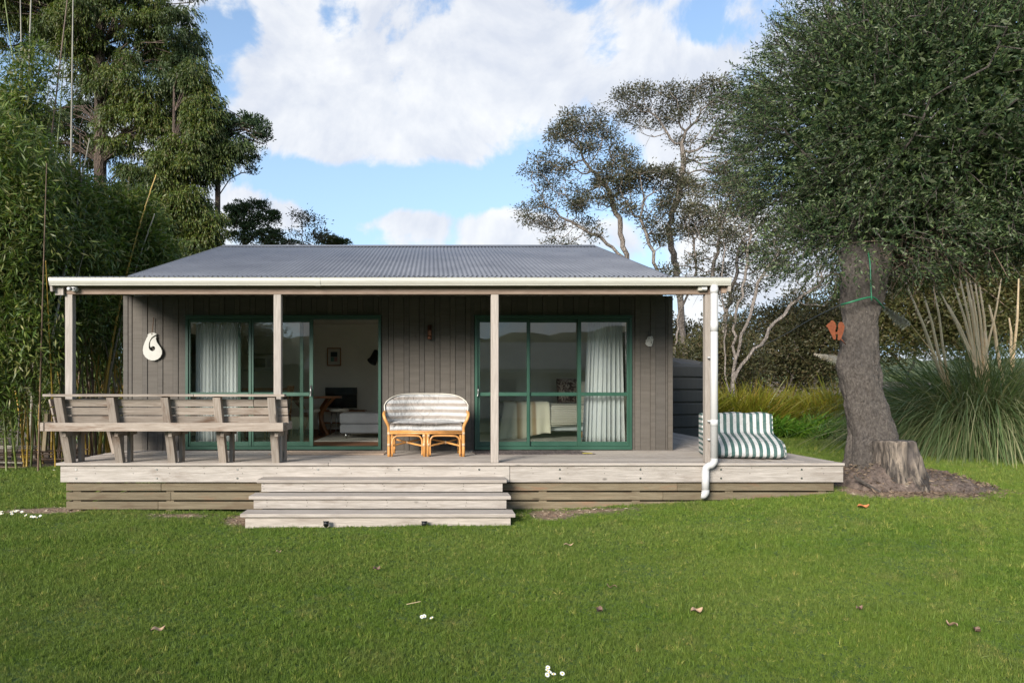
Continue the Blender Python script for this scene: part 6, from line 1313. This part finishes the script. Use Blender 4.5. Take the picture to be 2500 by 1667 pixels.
# ------------------------------------------------------------------ small things on the lawn
DPET = plain('daisy_petal', (.82, .82, .78), .7); DCEN = plain('daisy_centre', (.62, .45, .05), .7)
def daisy(x, y, lab, s=1.):
    z = gz(x, y) + .035; e = empty('daisy', (x, y, z), lab, 'daisy', 'white daisies on the lawn'); V, F = [Vector((0, 0, .002))], []; n = 20
    for i in range(n): a = 2 * math.pi * i / n; r_ = (.013 if i % 2 else .009) * s; V.append(Vector((r_ * math.cos(a), r_ * math.sin(a), .005)))
    for i in range(n): F.append((0, 1 + i, 1 + (i + 1) % n))
    o = link('petals', mesh_py('petals', V, F), DPET, e, local=True); o.rotation_euler = (R(rng.uniform(5, 45)), R(rng.uniform(-25, 25)), 0); V, F = tube_vf([(0, 0, .002), (0, 0, .007)], .0042 * s, 8); c = link('centre', mesh_py('centre', V, F), DCEN, e, local=True); c.rotation_euler = o.rotation_euler; V, F = tube_vf([(0, 0, -.04), (0, 0, .002)], .0012, 5); link('stem', mesh_py('stem', V, F), CANES[0], e, local=True)
def gp(px, py):
    """where the line of sight meets the lawn"""
    t = Vector(((px - 989.7) / 1568.3, 1, -(py - 893.8) / 1568.3)); Y = 3.
    for _ in range(30): Y = (EYE - gz(t.x * Y, Y) - .03) / -t.z
    return t.x * Y, Y
ZA = lambda x, y: ((x / 2.671) / 1.063, (1080 + y / 2.671) / 1.063); ZB = lambda x, y: ((900 + x / 3.36) / 1.063, (1250 + y / 3.36) / 1.063)
names = ['leftmost upper daisy of the loose patch at the left edge of the lawn', 'daisy just below the leftmost one in the patch at the left edge', 'daisy in the middle of the upper row of the left patch', 'daisy right of the middle in the upper row of the left patch', 'daisy near the end of the upper row of the left patch', 'lone daisy under the upper row of the left patch', 'daisy at the right end of the upper row of the left patch', 'first daisy of the lower right row of the left patch', 'second daisy of the lower right row of the left patch', 'third daisy of the lower right row of the left patch', 'fourth daisy of the lower right row of the left patch', 'rightmost daisy of the lower right row of the left patch', 'daisy cut by the left edge of the picture', 'topmost daisy of the upper row of the left patch', 'lone daisy far up the lawn beside the bench corner, left one', 'lone daisy up the lawn just outside the deck corner, lower one', 'lone daisy on the lawn seen beneath the bench', 'left daisy of the small trio in the middle of the lawn', 'second daisy of the small trio in the middle of the lawn', 'right open daisy of the trio in the middle of the lawn', 'topmost daisy of the cluster at the bottom centre of the lawn', 'middle daisy of the cluster at the bottom centre of the lawn', 'lower left daisy of the cluster at the bottom centre', 'lower right daisy of the close cluster at the bottom centre', 'daisy standing apart to the right of the bottom centre cluster', 'half hidden daisy under the topmost one at the bottom centre']
for q in ((8, 455), (14, 470), (72, 458), (88, 452), (103, 452), (76, 470), (142, 456), (168, 478), (205, 486), (222, 488), (236, 492), (262, 482), (2, 468), (116, 448), (320, 114), (350, 182), (530, 80)): daisy(*gp(*ZA(*q)), names.pop(0), 1.5)
for q in ((436, 866), (456, 860), (518, 876)): daisy(*gp(*ZB(*q)), names.pop(0), 1.15)
for q in ((1470, 1284), (1482, 1322), (1463, 1343), (1518, 1340), (1588, 1334), (1466, 1308)): daisy(*gp(*ZB(*q)), names.pop(0), 1.1)
LF = [plain('dry_leaf_tan', (.36, .24, .15), .8, var=.25, scale=30), plain('dry_leaf_orange', (.42, .15, .05), .7, var=.25, scale=30), plain('dry_leaf_brown', (.20, .12, .085), .8, var=.25, scale=30)]
def leaf(px, py, L, Wd, m_, lab, an=0.3):
    x, y = gp(px, py); z = gz(x, y) + .035; V, F = [], []; n = 8
    for i in range(n + 1):
        t = i / n; w_ = Wd * math.sin(math.pi * min(1, t * .96 + .02)) ** .7 / 2; 
        for s in (-1, 0, 1): V.append(Vector(((t - .5) * L, s * w_, .35 * Wd * abs(s) + .012 * math.sin(t * 7) + .10 * L * (t - .5) ** 2)))
    for i in range(n):
        for j in (0, 1): F.append((i * 3 + j, i * 3 + j + 1, (i + 1) * 3 + j + 1, (i + 1) * 3 + j))
    o = link('fallen_leaf', mesh_py('fallen_leaf', V, F, True), LF[m_], None, (x, y, z), (R(18), R(-5), an)); tag(o, lab, 'leaf', 'fallen leaves on the lawn')
leaf(363, 1448, .085, .035, 0, 'dry tan fallen leaf lying in the lower left of the lawn', .5)
leaf(1983, 1165, .13, .06, 1, 'orange brown fallen leaf on the lawn below the big tree', -.1)
leaf(1600, 1405, .09, .045, 0, 'pale curled fallen leaf in the lower right of the lawn, nearer the daisies', .2); leaf(1375, 1404, .07, .05, 2, 'brown curled fallen leaf right of the lawn middle', 1.)
leaf(1973, 1398, .06, .03, 2, 'small dark fallen leaf far right in the lower lawn', .4); leaf(2185, 1436, .07, .035, 0, 'tan fallen leaf near the right edge, left one of two', 2.); leaf(2243, 1449, .05, .04, 2, 'brown fallen leaf near the right edge, right one of two', .6)
leaf(865, 1308, .07, .04, 2, 'small brown fallen leaf on the lawn below the middle of the steps', .6); leaf(1405, 1348, .08, .02, 0, 'thin straw coloured leaf right of the lawn centre', 2.6); leaf(1306, 1252, .10, .02, 0, 'thin straw coloured leaf below the right end of the steps', .1); leaf(640, 1268, .05, .02, 0, 'thin straw coloured leaf below the left end of the steps', .4)
x, y = gp(950, 1390); tag(bar('straw', (x - .05, y - .02, gz(x, y) + .045), (x + .05, y + .03, gz(x, y) + .05), .004, .004, STRAW), 'single straw stalk lying above the pair of daisies', 'straw')
